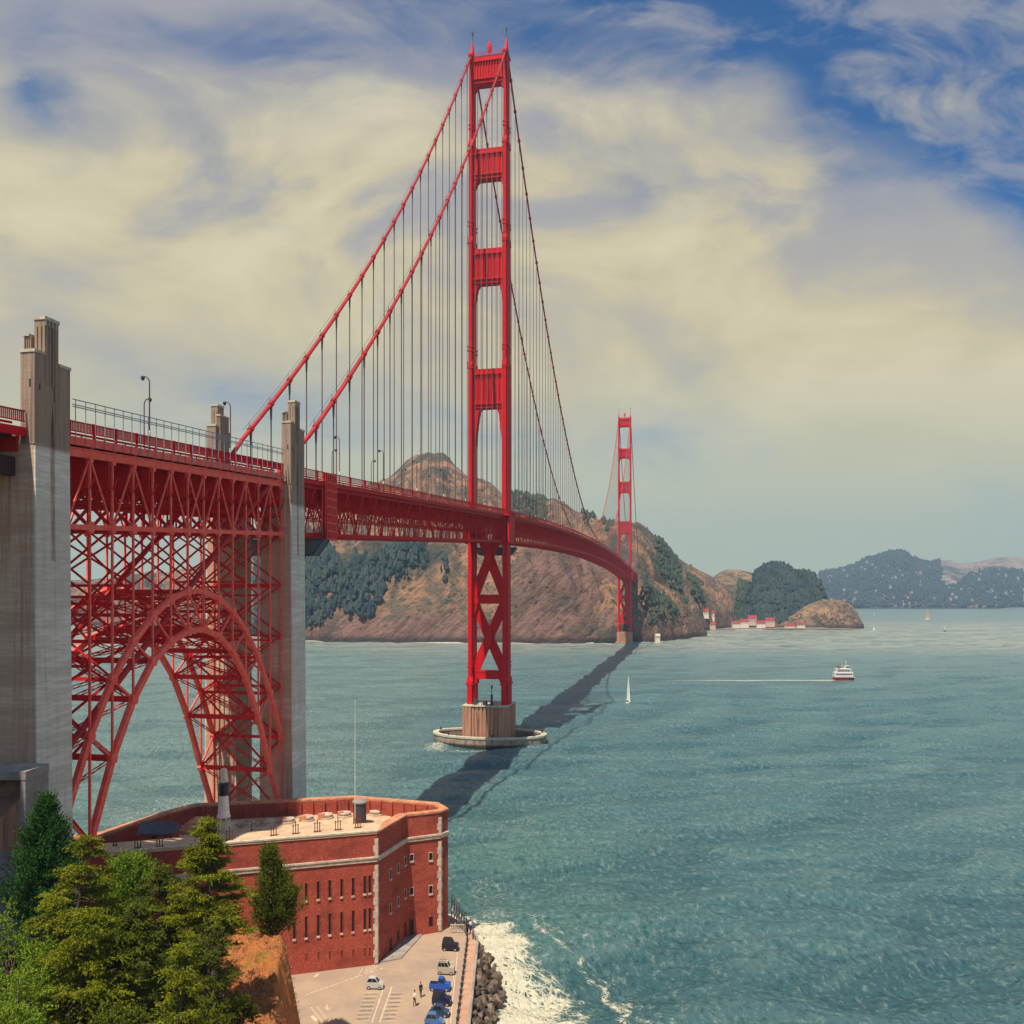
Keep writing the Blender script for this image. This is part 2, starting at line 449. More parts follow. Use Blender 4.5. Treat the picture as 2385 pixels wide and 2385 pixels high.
# value noise, for terrain and waves
_PT = RNG.random((256, 256)).astype(np.float32)
def vnoise(x, y):
    xi = np.floor(x).astype(int); yi = np.floor(y).astype(int)
    fx = x - xi; fy = y - yi
    fx = fx * fx * (3 - 2 * fx); fy = fy * fy * (3 - 2 * fy)
    a = _PT[xi & 255, yi & 255]; b = _PT[(xi + 1) & 255, yi & 255]
    c = _PT[xi & 255, (yi + 1) & 255]; d = _PT[(xi + 1) & 255, (yi + 1) & 255]
    return (a * (1 - fx) + b * fx) * (1 - fy) + (c * (1 - fx) + d * fx) * fy
def fbm(x, y, o=5, g=0.5):
    s = 0; a = 1; t = 0
    for i in range(o):
        s = s + a * vnoise(x * 2 ** i + 13.7 * i, y * 2 ** i + 5.1 * i); t += a; a *= g
    return s / t
def sstep(x, a, b):
    t = np.clip((x - a) / (b - a), 0, 1); return t * t * (3 - 2 * t)
def G(px, py, h=0.0):
    """where the sight line through this point of the view meets the level h"""
    Z = (EYE - h) * FPX / (py - HY); return ((px - CX) * Z / FPX, Z)
def P3(px, py, Z):
    return ((px - CX) * Z / FPX, Z, EYE - (py - HY) * Z / FPX)
ORD = 'first second third fourth fifth sixth seventh eighth ninth tenth eleventh twelfth thirteenth fourteenth fifteenth sixteenth seventeenth eighteenth nineteenth twentieth'.split()
# ------------------------------------------------------------------ the sea
def sea_foam(X, Y):
    """how much surf lies on the water (0..1) by where it breaks"""
    f = np.zeros_like(X)
    xb = np.interp(Y, [60, 95, 98, 109, 117, 124, 130], [15, 12.8, 12.0, 7.6, 3.8, 1.8, -8])
    xd = np.interp(Y, [60, 88, 98, 106, 112, 120, 127], [4.0, 3.2, 2.6, 0.8, -1.0, -4.4, -9])
    wob = (fbm(X * 0.35, Y * 0.35, 4) - 0.5) * 7
    t = 1 - np.clip((X + wob - xd) / np.maximum(xb - xd, 1), 0, 1)
    band = (Y < 131) & (X > -14)
    f = np.where(band, np.maximum(f, t ** 1.15), f)
    off = X - xb + wob * .6
    for k, (o0, wd, am) in enumerate([(1.4, .8, .56), (3.4, .9, .40), (5.6, 1.0, .26)]):
        bw = o0 + 1.8 * (fbm(Y * .14 + k * 3, Y * 0 + k, 3) - .5)
        f = np.where(Y < 127, np.maximum(f, am * np.exp(-((off - bw) / wd) ** 2) * (.4 + fbm(X * .2 + k, Y * .25, 3))), f)
    # loose lace further off the fort corner and in front of the pier ring
    for cx, cy, sx, sy, a in [(-4, 140, 6, 9, .30), (-3, 128, 5, 5, .36), (-26, 150, 16, 12, .36), (-46, 158, 20, 14, .50), (-70, 190, 30, 26, .30),
                              (-62, 150, 22, 18, .50), (-7, 266, 20, 3.0, .5), (-24, 270, 5, 10, .5), (-60, 260, 30, 40, .25), (-36, 128, 10, 6, .5),
                              (2, 175, 14, 20, .22), (18, 200, 26, 8, .22), (60, 210, 40, 6, .18), (95, 235, 60, 6, .18)]:
        f = np.maximum(f, a * np.exp(-((X - cx) / sx) ** 2 - ((Y - cy) / sy) ** 2))
    # surf line under the far cliffs
    zs = np.interp(X / Y, [-.45, -.30, -.247, -.129, .0, .084, .115, .171, .209, .228], [1300, 1050, 905, 872, 864, 858, 856, 880, 960, 1040])
    dd = zs - Y
    f = np.maximum(f, (.35 + .75 * fbm(X * .03, Y * .03, 3)) * .9 * np.exp(-((dd - 4) / 8) ** 2) * (X / Y < .235))
    return f
FERRY = G(1966, 1584)
YACHT = G(1463, 1641)
def wake(X, Y):
    w = np.zeros_like(X)
    fx, fy = FERRY
    d = (fx - 5.5) - X
    cy = fy - 0.035 * np.clip(d, 0, 200) 
    wid = 1.9 + 0.010 * np.clip(d, 0, 200)
    t = np.exp(-((Y - cy) / wid) ** 2) * (d > -2) * np.clip(1 - d / 118, 0, 1) ** 0.6
    w = np.maximum(w, 0.95 * t)
    yx, yy = YACHT
    t = np.exp(-((Y - yy) / 1.2) ** 2 - ((X - yx + 3.5) / 3.6) ** 2)
    return np.maximum(w, 0.8 * t)

def build_sea():
    rows = [58.0]
    while rows[-1] < 14000:
        z = rows[-1]
        st = 0.30 if z < 135 else (0.30 + (z - 135) * 0.0052)
        rows.append(z + st)
    rows = np.array(rows)
    cu = np.concatenate([np.linspace(-2.2, -0.68, 24)[:-1], np.linspace(-0.68, 0.68, 560), np.linspace(0.68, 2.2, 24)[1:]])
    Yg, U = np.meshgrid(rows, cu, indexing='ij')
    X = U * Yg; Y = Yg.copy()
    sp = np.maximum(np.gradient(rows)[:, None] * np.ones_like(U), 0.0025 * Yg)
    h = np.zeros_like(X)
    rng = np.random.default_rng(5)
    for i in range(26):
        lam = 2.2 * 1.17 ** i * (0.9 + 0.2 * rng.random())
        if lam > 60: break
        ang = rad(-78 + rng.normal() * 24)
        k = 2 * math.pi / lam
        ph = rng.random() * 6.28
        amp = 0.0105 * lam ** 0.86 * (1.0 + 0.40 * (lam > 5.5))
        wgt = sstep(lam / sp, 3.5, 8.0)
        jit = fbm(X / (lam * 3.1) + i * 3.3, Y / (lam * 3.1), 2)
        arg = k * (X * math.cos(ang) + Y * math.sin(ang)) + ph + jit * 9
        h += wgt * amp * (np.sin(arg) + 0.25 * np.sin(2 * arg + 1.2)) * (0.45 + 1.1 * fbm(X / 23 + i, Y / 37, 2))
    # the long swell that steepens as it comes round the point
    def swell(x0, y0, dx, dy, lam, amp, sx, sy):
        L = math.hypot(dx, dy); ux, uy = dx / L, dy / L
        s_ = (X - x0) * ux + (Y - y0) * uy; n = -(X - x0) * uy + (Y - y0) * ux
        n = n + 1.6 * np.sin(s_ / 9.0) + 2.2 * (fbm(X / 14, Y / 14, 2) - .5)
        return amp * np.exp(-(s_ / sx) ** 2 - (n / sy) ** 2)
    h += swell(17, 124, 1, 0.12, 10, 1.15, 13, 2.2)
    h += swell(38, 116, 1, 0.05, 10, 0.8, 16, 2.4)
    h += swell(30, 104, 1, -0.05, 10, 0.5, 14, 2.2)
    h += swell(50, 136, 1, 0.02, 10, 0.6, 20, 2.6)
    h += swell(4, 150, 0.75, 0.7, 10, 0.45, 14, 2.4)
    h += swell(48, 158, 1, -0.02, 10, 0.40, 26, 3.2)
    h += swell(12, 186, 1, 0.1, 10, 0.40, 26, 3.6)
    f = np.maximum(sea_foam(X, Y), wake(X, Y))
    hw = h.copy()
    h += f * 0.35 * (fbm(X * 1.6, Y * 1.6, 3) - 0.4) * (Y < 135)
    fx_, fy_ = FERRY
    h = h * (1 - .9 * np.exp(-((Y - fy_) / 14) ** 2) * ((X > fx_ - 130) & (X < fx_ + 12)))
    h = h * np.clip(1 - (Y - 900) / 900, 0.0, 1)
    V = np.stack([X, Y, h], -1).reshape(-1, 3)
    nr, nc = X.shape
    idx = np.arange(nr * nc).reshape(nr, nc)
    Fq = np.stack([idx[:-1, :-1], idx[:-1, 1:], idx[1:, 1:], idx[1:, :-1]], -1).reshape(-1, 4)
    m = bpy.data.materials.new('sea_water'); m.use_nodes = True
    t = NT(m.node_tree); bs = t.n['Principled BSDF']
    p = t.pos(); x, y, z = t.sep(p)
    foam = t.new('ShaderNodeAttribute', attribute_name='foam').outputs['Fac']
    big = t.noise(t.vscale(p, (0.012, 0.03, 1)), 1.0, 4.0, 0.55)
    col = t.mix(t.ramp(big, 0.35, 0.7), (0.048, 0.130, 0.155), (0.070, 0.165, 0.178))
    # silt-green shallows round the point
    dx = t.math('ADD', x, 2.0); dy = t.math('SUBTRACT', y, 150.0)
    r2 = t.math('ADD', t.math('MULTIPLY', t.math('MULTIPLY', dx, dx), 0.0016), t.math('MULTIPLY', t.math('MULTIPLY', dy, dy), 0.00030))
    sh = t.math('POWER', 2.718, t.math('MULTIPLY', r2, -1.0))
    col = t.mix(t.math('MULTIPLY', sh, 0.55), col, (0.085, 0.200, 0.160))
    # strait water west of the arch is paler
    lf = t.math('SUBTRACT', 1.0, t.ramp(x, -60.0, -8.0))
    col = t.mix(t.math('MULTIPLY', lf, 0.6), col, (0.190, 0.255, 0.215))
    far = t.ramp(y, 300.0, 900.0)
    col = t.mix(t.math('MULTIPLY', far, 0.7), col, (0.205, 0.265, 0.25))  # silvery reflection far off, put into the base colour
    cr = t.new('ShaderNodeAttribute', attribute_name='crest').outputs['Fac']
    col = t.mix(t.math('MULTIPLY', t.ramp(cr, 0.02, 0.50), 0.28), col, (0.095, 0.205, 0.205))  # light through swell crests, painted; troughs darkened on the next line
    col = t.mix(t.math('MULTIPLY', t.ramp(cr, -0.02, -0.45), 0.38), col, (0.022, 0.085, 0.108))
    # current lines and slicks, their pale sky reflection put into the colour
    slick = t.noise(t.vscale(t.vadd(p, (40, 9, 0)), (0.010, 0.045, 1)), 1.0, 6.0, 0.62, 0.8)
    col = t.mix(t.math('MULTIPLY', t.ramp(slick, 0.47, 0.66), 0.30), col, (0.17, 0.255, 0.25))
    gust = t.noise(t.vscale(t.vadd(p, (4, 90, 0)), (0.020, 0.028, 1)), 1.0, 5.0, 0.6, 0.5)
    col = t.mix(t.math('MULTIPLY', t.ramp(gust, 0.52, 0.68), 0.35), col, (0.040, 0.110, 0.135))
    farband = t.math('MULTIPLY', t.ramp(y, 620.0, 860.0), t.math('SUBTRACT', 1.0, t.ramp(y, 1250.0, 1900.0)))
    col = t.mix(t.math('MULTIPLY', farband, t.ramp(slick, 0.36, 0.60)), col, (0.33, 0.335, 0.27))  # pale yellowish reflection painted as a far band
    # wind lanes
    lane = t.noise(t.vscale(p, (0.006, 0.05, 1)), 1.0, 4.0, 0.6)
    rough = t.math('ADD', 0.16, t.math('MULTIPLY', lane, 0.16))
    chop = t.noise(t.vscale(p, (1.25, 0.72, 1.0)), 1.0, 6.0, 0.66, 0.12)
    chop2 = t.noise(t.vscale(p, (0.20, 0.16, 1.0)), 1.0, 5.0, 0.6, 0.3)
    hh = t.math('ADD', chop, t.math('MULTIPLY', chop2, 1.6))
    # light through thin chop crests, and darker troughs, put into the colour
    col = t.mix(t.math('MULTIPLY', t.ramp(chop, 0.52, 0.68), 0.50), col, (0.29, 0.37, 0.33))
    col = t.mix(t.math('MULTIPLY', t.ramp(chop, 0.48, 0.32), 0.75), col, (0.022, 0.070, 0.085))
    nrm = t.bump(hh, 1.0, 1.15)
    # surf: a lace of cells that closes up where there is more foam
    lw = t.noise(p, 0.55, 3.0, 0.5)
    pw = t.vadd(t.vscale(p, (0.8, 0.8, 0.0)), t.comb(t.math('MULTIPLY', lw, 2.4), t.math('MULTIPLY', lw, -1.7), 0.0))
    cell = t.voro(pw, 0.95, 'DISTANCE_TO_EDGE')
    cell2 = t.voro(t.vadd(pw, (3.1, 7.7, 0)), 2.3, 'DISTANCE_TO_EDGE')
    fn = t.noise(p, 1.1, 6.0, 0.68, 0.4)
    lace = t.math('MAXIMUM', t.math('SUBTRACT', 1.0, t.math('MULTIPLY', cell, 4.2)), t.math('SUBTRACT', 0.92, t.math('MULTIPLY', cell2, 4.6)))
    fm = t.math('ADD', t.math('MULTIPLY', foam, 0.86), t.math('ADD', t.math('MULTIPLY', lace, 0.62), t.math('MULTIPLY', fn, 0.75)))
    fmask = t.ramp(fm, 1.10, 1.42)
    caps = t.noise(t.vscale(p, (0.22, 0.75, 1)), 1.0, 5.0, 0.7, 0.3)
    capm = t.math('MULTIPLY', t.ramp(caps, 0.735, 0.80), 0.55)
    fmask = t.math('MAXIMUM', t.math('MULTIPLY', fmask, t.ramp(foam, 0.03, 0.25)), capm)
    col = t.mix(fmask, col, t.mix(fn, (0.66, 0.60, 0.42), (0.82, 0.77, 0.58)))
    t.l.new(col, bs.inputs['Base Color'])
    t.put(bs.inputs['Roughness'], t.math('ADD', rough, t.math('MULTIPLY', fmask, 0.6)))
    bs.inputs['IOR'].default_value = 1.33
    bs.inputs['Specular IOR Level'].default_value = 0.42
    t.l.new(nrm, bs.inputs['Normal'])
    o = mesh_np('sea', V, Fq, m, smooth=True, attrs={'foam': f.ravel(), 'crest': hw.ravel()})
    tag(o, kind='structure')
build_sea()

# ------------------------------------------------------------------ far land
K = 2385.0 / 1932.0
def landmat(name, grass, scrub, cliff, dark, cliff_z, sc=0.02, tilt=0.0, strata=0.7):
    m = bpy.data.materials.new(name); m.use_nodes = True
    t = NT(m.node_tree); bs = t.n['Principled BSDF']
    bs.inputs['Roughness'].default_value = 0.95; bs.inputs['Specular IOR Level'].default_value = 0.1
    p = t.pos(); x, y, z = t.sep(p)
    big = t.noise(p, sc * 0.55, 5.0, 0.6)
    mid = t.noise(p, sc * 2.2, 6.0, 0.65)
    fine = t.noise(p, sc * 9.0, 5.0, 0.7)
    col = t.mix(t.ramp(mid, 0.42, 0.60), grass, scrub)
    col = t.mix(t.math('MULTIPLY', t.ramp(big, 0.50, 0.62), 0.8), col, dark)
    st = t.noise(t.vscale(t.comb(t.math('ADD', x, t.math('MULTIPLY', z, tilt)), y, t.math('MULTIPLY', z, 0.42)), (1, 0.5, 1)), sc * 4.0, 6.0, 0.68)
    cl = t.mix(t.math('MULTIPLY', t.ramp(st, 0.42, 0.60), strata), cliff, tuple(v * 0.42 for v in cliff))
    zz = t.math('ADD', z, t.math('MULTIPLY', t.math('SUBTRACT', mid, 0.5), 90.0))
    ca = t.new('ShaderNodeAttribute', attribute_name='cliff').outputs['Fac']
    cm = t.math('MAXIMUM', t.math('SUBTRACT', 1.0, t.ramp(zz, cliff_z * 0.6, cliff_z)), ca)
    col = t.mix(cm, col, cl)
    col = t.mix(t.math('MULTIPLY', t.ramp(fine, 0.45, 0.75), 0.45), col, t.mix(0.5, dark, scrub))
    pat = t.noise(t.vadd(p, (311.0, 77.0, 0.0)), sc * 1.1, 6.0, 0.68, 0.6)
    col = t.mix(t.math('MULTIPLY', t.ramp(pat, 0.52, 0.64), 0.75), col, dark)
    dots = t.math('SUBTRACT', 1.0, t.ramp(t.voro(p, sc * 8.0), 0.22, 0.46))
    where = t.ramp(t.noise(t.vadd(p, (90.0, 31.0, 0.0)), sc * 1.6, 4.0, 0.6), 0.44, 0.58)
    col = t.mix(t.math('MULTIPLY', t.math('MULTIPLY', dots, where), 0.8), col, dark)
    wet = t.math('SUBTRACT', 1.0, t.ramp(z, 2.0, 9.0))
    col = t.mix(t.math('MULTIPLY', wet, 0.8), col, (0.03, 0.027, 0.03))
    t.l.new(col, bs.inputs['Base Color'])
    hb = t.math('ADD', t.math('MULTIPLY', st, 1.0), t.math('ADD', mid, t.math('MULTIPLY', fine, 0.4)))
    t.l.new(t.bump(hb, 1.0, 14.0), bs.inputs['Normal'])
    return m

LANDS = {}
def land(name, sky, shore, ridge_z, mat, prof, nu=200, nv=70, rough=10.0, nsc=0.012, back=0.7, gully=0.0, cliff=None, seed=0.0):
    """a stretch of coast. sky: (px, py) of its crest line in 1932-units; shore, ridge_z: how far off waterline and crest lie, by px"""
    px = np.linspace(sky[0][0], sky[-1][0], nu)
    py = np.interp(px, [a for a, b in sky], [b for a, b in sky])
    zs = np.interp(px, [a for a, b in shore], [b for a, b in shore])
    zr = np.interp(px, [a for a, b in ridge_z], [b for a, b in ridge_z])
    u = (px * K - CX) / FPX
    Hr = EYE - (py * K - HY) * zr / FPX
    v = np.concatenate([np.linspace(-0.04, 0.25, nv // 2), np.linspace(0.25, 1.0, nv)[1:], np.linspace(1.0, 1 + back, 18)[1:]])
    Vv, Ui = np.meshgrid(v, np.arange(nu), indexing='ij')
    Z = zs[Ui] + (zr - zs)[Ui] * Vv
    X = u[Ui] * Z
    pr = np.interp(Vv, [a for a, b in prof], [b for a, b in prof])
    H = Hr[Ui] * pr
    n = fbm(X * nsc + seed, Z * nsc * 0.7 + seed, 6, 0.52) - 0.5
    rid = 1 - np.abs(2 * fbm(X * nsc * 1.3 + 40 + seed + Z * nsc * 0.25, Z * nsc * 0.25, 4) - 1)
    amp = np.clip(Vv * 6, 0, 1) * np.where(Vv < 1, np.clip((1.0 - Vv) * 2.2, 0.04, 1), 0.12)
    H = H + amp * rough * (n * 2 + gully * (rid - 0.75))
    H = np.where(Vv < 0, -3.0, np.maximum(H, np.where(Vv < 0.02, -1.5, 0.6)))
    Vt = np.stack([X, Z, H], -1).reshape(-1, 3)
    nr, nc = X.shape
    idx = np.arange(nr * nc).reshape(nr, nc)
    Fq = np.stack([idx[:-1, :-1], idx[:-1, 1:], idx[1:, 1:], idx[1:, :-1]], -1).reshape(-1, 4)
    ca = np.zeros_like(X)
    if cliff is not None:
        pxg = px[Ui]; pyg = (HY + (EYE - H) * FPX / Z) / K
        ca = cliff(pxg, pyg, Vv)
    o = mesh_np(name, Vt, Fq, mat, smooth=True, attrs={'cliff': ca.ravel()})
    tag(o, kind='structure')
    LANDS[name] = (px, v, X, Z, H)
    return o
def land_at(name, qx, qv):
    px, v, X, Z, H = LANDS[name]
    i = np.clip(np.searchsorted(px, qx), 1, len(px) - 1); j = np.clip(np.searchsorted(v, qv), 1, len(v) - 1)
    return X[j, i], Z[j, i], H[j, i]

M_HEAD = landmat('headland_ground', (0.42, 0.22, 0.12), (0.17, 0.125, 0.085), (0.27, 0.150, 0.115), (0.065, 0.072, 0.058), 34.0, 0.016, tilt=-0.9)
M_COVE = landmat('cove_ground', (0.45, 0.27, 0.15), (0.22, 0.16, 0.10), (0.36, 0.22, 0.15), (0.06, 0.075, 0.06), 14.0, 0.016)
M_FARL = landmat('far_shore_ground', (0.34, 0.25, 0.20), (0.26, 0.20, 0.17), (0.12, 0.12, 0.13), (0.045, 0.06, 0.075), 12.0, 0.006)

def head_cliff(px, py, v):
    a = sstep(px, 950, 1000) * (1 - sstep(px, 1190, 1215))
    b = sstep(py, 1005, 1055)
    return a * b
land('headland_hill',
     [(-700, 1098), (0, 1098), (200, 1092), (350, 1075), (430, 1045), (500, 990), (570, 945), (650, 925), (700, 915), (735, 900), (752, 884), (768, 868), (785, 860), (812, 856),
      (838, 861), (856, 875), (870, 890), (884, 902), (905, 904), (925, 910), (945, 932), (965, 936), (985, 936), (1005, 944), (1020, 945), (1045, 940),
      (1062, 948), (1080, 962), (1100, 972), (1118, 974), (1132, 984), (1150, 990), (1165, 986), (1185, 985), (1205, 986), (1225, 1000), (1250, 1025),
      (1275, 1049), (1300, 1066), (1320, 1078), (1345, 1091), (1365, 1112), (1385, 1150)],
     [(-700, 1500), (0, 1500), (300, 1300), (450, 1050), (570, 905), (650, 880), (760, 872), (900, 868), (1000, 860), (1100, 858), (1150, 860), (1200, 885), (1230, 920), (1262, 1060), (1385, 1245)],
     [(-700, 1800), (300, 1650), (570, 1420), (735, 1480), (810, 1500), (885, 1400), (960, 1250), (1050, 1220), (1150, 1200), (1250, 1340), (1385, 1420)],
     M_HEAD, [(0, 0), (0.03, 0.10), (0.10, 0.34), (0.22, 0.52), (0.45, 0.70), (0.75, 0.9), (1, 1), (1.06, .94), (1.7, 0.45)], nu=420, nv=110, rough=26, nsc=0.018, gully=2.0, cliff=head_cliff)
land('headland_spur',
     [(1120, 1110), (1150, 1084), (1180, 1078), (1208, 1082), (1240, 1098), (1258, 1108), (1274, 1119), (1286, 1134), (1298, 1147), (1312, 1163), (1325, 1181), (1334, 1194)],
     [(1120, 850), (1180, 857), (1240, 880), (1300, 950), (1334, 1010)], [(1120, 930), (1240, 975), (1334, 1060)],
     M_HEAD, [(0, 0.02), (0.06, 0.22), (0.3, 0.55), (0.7, 0.85), (1, 1), (1.08, .9), (1.7, 0.3)], nu=150, nv=50, rough=12, nsc=0.03, gully=1.4, seed=33.0)
land('cove_hill',
     [(1225, 1070), (1250, 1056), (1280, 1058), (1300, 1066), (1325, 1079), (1345, 1088), (1358, 1080), (1372, 1074), (1395, 1075), (1415, 1080), (1428, 1082), (1450, 1080), (1500, 1088), (1545, 1110), (1570, 1145), (1600, 1170)],
     [(1225, 1160), (1300, 1270), (1420, 1300), (1600, 1290)], [(1225, 1500), (1350, 1760), (1600, 1650)],
     M_COVE, [(0, 0.02), (0.05, 0.06), (0.2, 0.16), (0.4, 0.42), (0.7, 0.8), (1, 1), (1.7, 0.5)], nu=180, nv=60, rough=14, nsc=0.012, gully=1.0, seed=9.0)
def pt_cliff(px, py, v):
    return sstep(px, 1560, 1590)
land('point_headland',
     [(1440, 1186), (1462, 1176), (1485, 1165), (1510, 1150), (1530, 1138), (1552, 1130), (1575, 1131), (1592, 1133), (1605, 1142), (1614, 1154), (1622, 1167), (1627, 1178), (1630, 1186)],
     [(1440, 1236), (1540, 1236), (1632, 1250)], [(1440, 1280), (1632, 1300)],
     M_COVE, [(0, 0.03), (0.1, 0.25), (0.4, 0.62), (0.75, 0.9), (1, 1), (1.7, 0.2)], nu=120, nv=40, rough=13, nsc=0.035, gully=1.4, cliff=pt_cliff, seed=4.0)
land('far_shore_hills',
     [(1400, 1110), (1480, 1095), (1545, 1083), (1562, 1078), (1585, 1076), (1610, 1068), (1632, 1056), (1652, 1050), (1672, 1044), (1690, 1040), (1708, 1043), (1722, 1052), (1738, 1059),
      (1755, 1062), (1772, 1058), (1792, 1057), (1812, 1063), (1830, 1062), (1850, 1058), (1875, 1053), (1900, 1050), (1932, 1052), (2000, 1060), (2200, 1075)],
     [(1400, 3150), (1880, 3150), (1905, 3500), (2200, 3700)], [(1400, 4000), (2200, 4600)],
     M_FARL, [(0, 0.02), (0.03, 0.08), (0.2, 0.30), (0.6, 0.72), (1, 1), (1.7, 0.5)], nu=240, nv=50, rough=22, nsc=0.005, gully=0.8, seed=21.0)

# woods on the far slopes: each one mass of many small crowns
def crowns(name, spots, mat, rmin, rmax, tall=1.6):
    base = []
    n = 6
    prof = [(0.35, 0.0), (1.0, 0.28), (0.82, 0.58), (0.42, 0.86)]
    V, Fc = [], []
    rng = np.random.default_rng(len(spots))
    for (x, y, z) in spots:
        r = rmin + (rmax - rmin) * rng.random() ** 1.6; hgt = r * tall * 2 * (0.7 + 0.6 * rng.random())
        b = len(V); ph = rng.random() * 6
        for pr, pz in prof:
            for k in range(n):
                q = r * pr * (0.7 + 0.6 * rng.random())
                V.append((x + q * math.cos(ph + k * 6.283 / n), y + q * math.sin(ph + k * 6.283 / n), z - r * 0.4 + hgt * pz * (0.92 + 0.16 * rng.random())))
        V.append((x + 0.2 * r * rng.normal(), y, z - r * 0.4 + hgt))
        for i in range(len(prof) - 1):
            for k in range(n):
                Fc.append((b + i * n + k, b + i * n + (k + 1) % n, b + (i + 1) * n + (k + 1) % n, b + (i + 1) * n + k))
        tp = b + len(prof) * n
        for k in range(n):
            a, c = b + 3 * n + k, b + 3 * n + (k + 1) % n
            Fc.append((a, c, tp, tp))
    me = bpy.data.meshes.new(name)
    me.from_pydata(V, [], [f if f[2] != f[3] else f[:3] for f in Fc])
    me.materials.append(mat)
    o = bpy.data.objects.new(name, me); COL.objects.link(o)
    return o
M_WOOD = material('far_foliage', (0.040, 0.058, 0.044), 0.9, 0.1, (0.075, 0.090, 0.055), 0.05, mixr=(0.4, 0.6))
M_WOOD2 = material('far_dark_foliage', (0.032, 0.050, 0.054), 0.9, 0.1, (0.058, 0.076, 0.070), 0.05, mixr=(0.4, 0.6))
def poly_in(px, py, poly):
    ins = np.zeros(px.shape, bool); j = len(poly) - 1
    for i in range(len(poly)):
        xi, yi = poly[i]; xj, yj = poly[j]
        c = ((yi > py) != (yj > py)) & (px < (xj - xi) * (py - yi) / (yj - yi + 1e-9) + xi)
        ins ^= c; j = i
    return ins
def wood_spots(landname, polys, n, seed):
    """spots on the ground of a hill that lie inside the outlines (1932-units) of its wooded parts"""
    px, v, X, Z, H = LANDS[landname]
    rng = np.random.default_rng(seed)
    pxg = np.broadcast_to(px[None, :], X.shape); pyg = (HY + (EYE - H) * FPX / Z) / K
    ok = np.zeros(X.shape, bool)
    for p in polys: ok |= poly_in(pxg, pyg, p)
    ok &= (np.broadcast_to(v[:, None], X.shape) <= 1.0) & (H > 2)
    # area weights so that flat and steep ground get the same cover
    dv = np.gradient(v)[:, None] * np.ones_like(X)
    w = (ok * np.abs(dv) * Z).ravel(); w = w / w.sum()
    pick = rng.choice(X.size, n, p=w)
    jx = rng.normal(0, 2.0, n); jy = rng.normal(0, 3.0, n)
    return np.stack([X.ravel()[pick] + jx, Z.ravel()[pick] + jy, H.ravel()[pick]], -1)
sp = wood_spots('headland_hill', [[(480, 1010), (612, 1008), (630, 1050), (655, 1085), (668, 1050), (700, 1060), (735, 1038), (760, 1022), (775, 1030), (800, 1026), (812, 1050), (806, 1075), (780, 1068), (752, 1098), (730, 1100), (715, 1140), (700, 1172), (640, 1150), (600, 1185), (480, 1200)],
                                  [(835, 1040), (850, 1100), (830, 1090)], ], 6500, 3)
tag(crowns('wooded_slope', sp, M_WOOD2, 1.3, 3.4, 1.9), 'dark evergreen wood covering the slope behind the near span', 'woods', kind='stuff')
sp = np.concatenate([wood_spots('headland_hill', [[(962, 934), (1030, 940), (1030, 985), (968, 985)]], 420, 5),
                     wood_spots('headland_hill', [[(1100, 965), (1120, 965), (1125, 990), (1100, 990)], [(1135, 975), (1162, 980), (1150, 1005), (1135, 1000)]], 70, 6),
                     wood_spots('headland_hill', [[(1236, 1014), (1262, 1037), (1284, 1075), (1286, 1120), (1262, 1106), (1240, 1080)], [(1300, 1090), (1320, 1100), (1330, 1150), (1305, 1130)]], 1100, 7),
                     wood_spots('headland_hill', [[(1222, 1125), (1240, 1120), (1262, 1160), (1240, 1180)], [(1285, 1130), (1296, 1142), (1290, 1156), (1284, 1150)]], 80, 8)])
sp = np.concatenate([sp, wood_spots('headland_spur', [[(1215, 1108), (1250, 1122), (1286, 1165), (1225, 1182)]], 170, 18)])
tag(crowns('ridge_trees', sp, M_WOOD, 1.4, 3.4, 1.6), 'scattered dark trees along the ridge and gullies behind the far tower', 'trees', kind='stuff')
sp = wood_spots('cove_hill', [[(1300, 1100), (1330, 1110), (1345, 1150), (1440, 1140), (1440, 1178), (1310, 1178)], [(1310, 1120), (1330, 1092), (1340, 1140)], [(1355, 1100), (1362, 1130), (1348, 1140)], [(1395, 1100), (1412, 1105), (1405, 1140), (1392, 1135)], [(1300, 1075), (1318, 1090), (1312, 1130), (1298, 1110)]], 1700, 9)
tag(crowns('cove_trees', sp, M_WOOD, 1.8, 4.0, 1.7), 'dark trees standing behind the waterside houses in the cove', 'trees', kind='stuff')
def scrub_spots(name, n, seed, zmin=6):
    px, v, X, Z, H = LANDS[name]; rng = np.random.default_rng(seed)
    ok = (H > zmin) & (np.broadcast_to(v[:, None], X.shape) <= .98)
    dens = np.clip((fbm(X * .02 + 5, Z * .02, 4) - .42) * 5, 0, 1)
    w = (ok * dens * np.abs(np.gradient(v)[:, None]) * Z).ravel(); w = w / w.sum()
    pick = rng.choice(X.size, n, p=w)
    return np.stack([X.ravel()[pick] + rng.normal(0, 1.2, n), Z.ravel()[pick] + rng.normal(0, 1.2, n), H.ravel()[pick]], -1)
sp = np.concatenate([scrub_spots('headland_hill', 3600, 41), scrub_spots('headland_spur', 500, 42), scrub_spots('cove_hill', 900, 43), scrub_spots('point_headland', 260, 44)])
tag(crowns('slope_scrub', sp, material('scrub_foliage', (0.075, 0.075, 0.045), 0.9, 0.1, (0.12, 0.105, 0.06), 0.05), 0.45, 1.5, .8), 'low dark scrub dotted over the bare brown slopes across the water', 'scrub', kind='stuff')
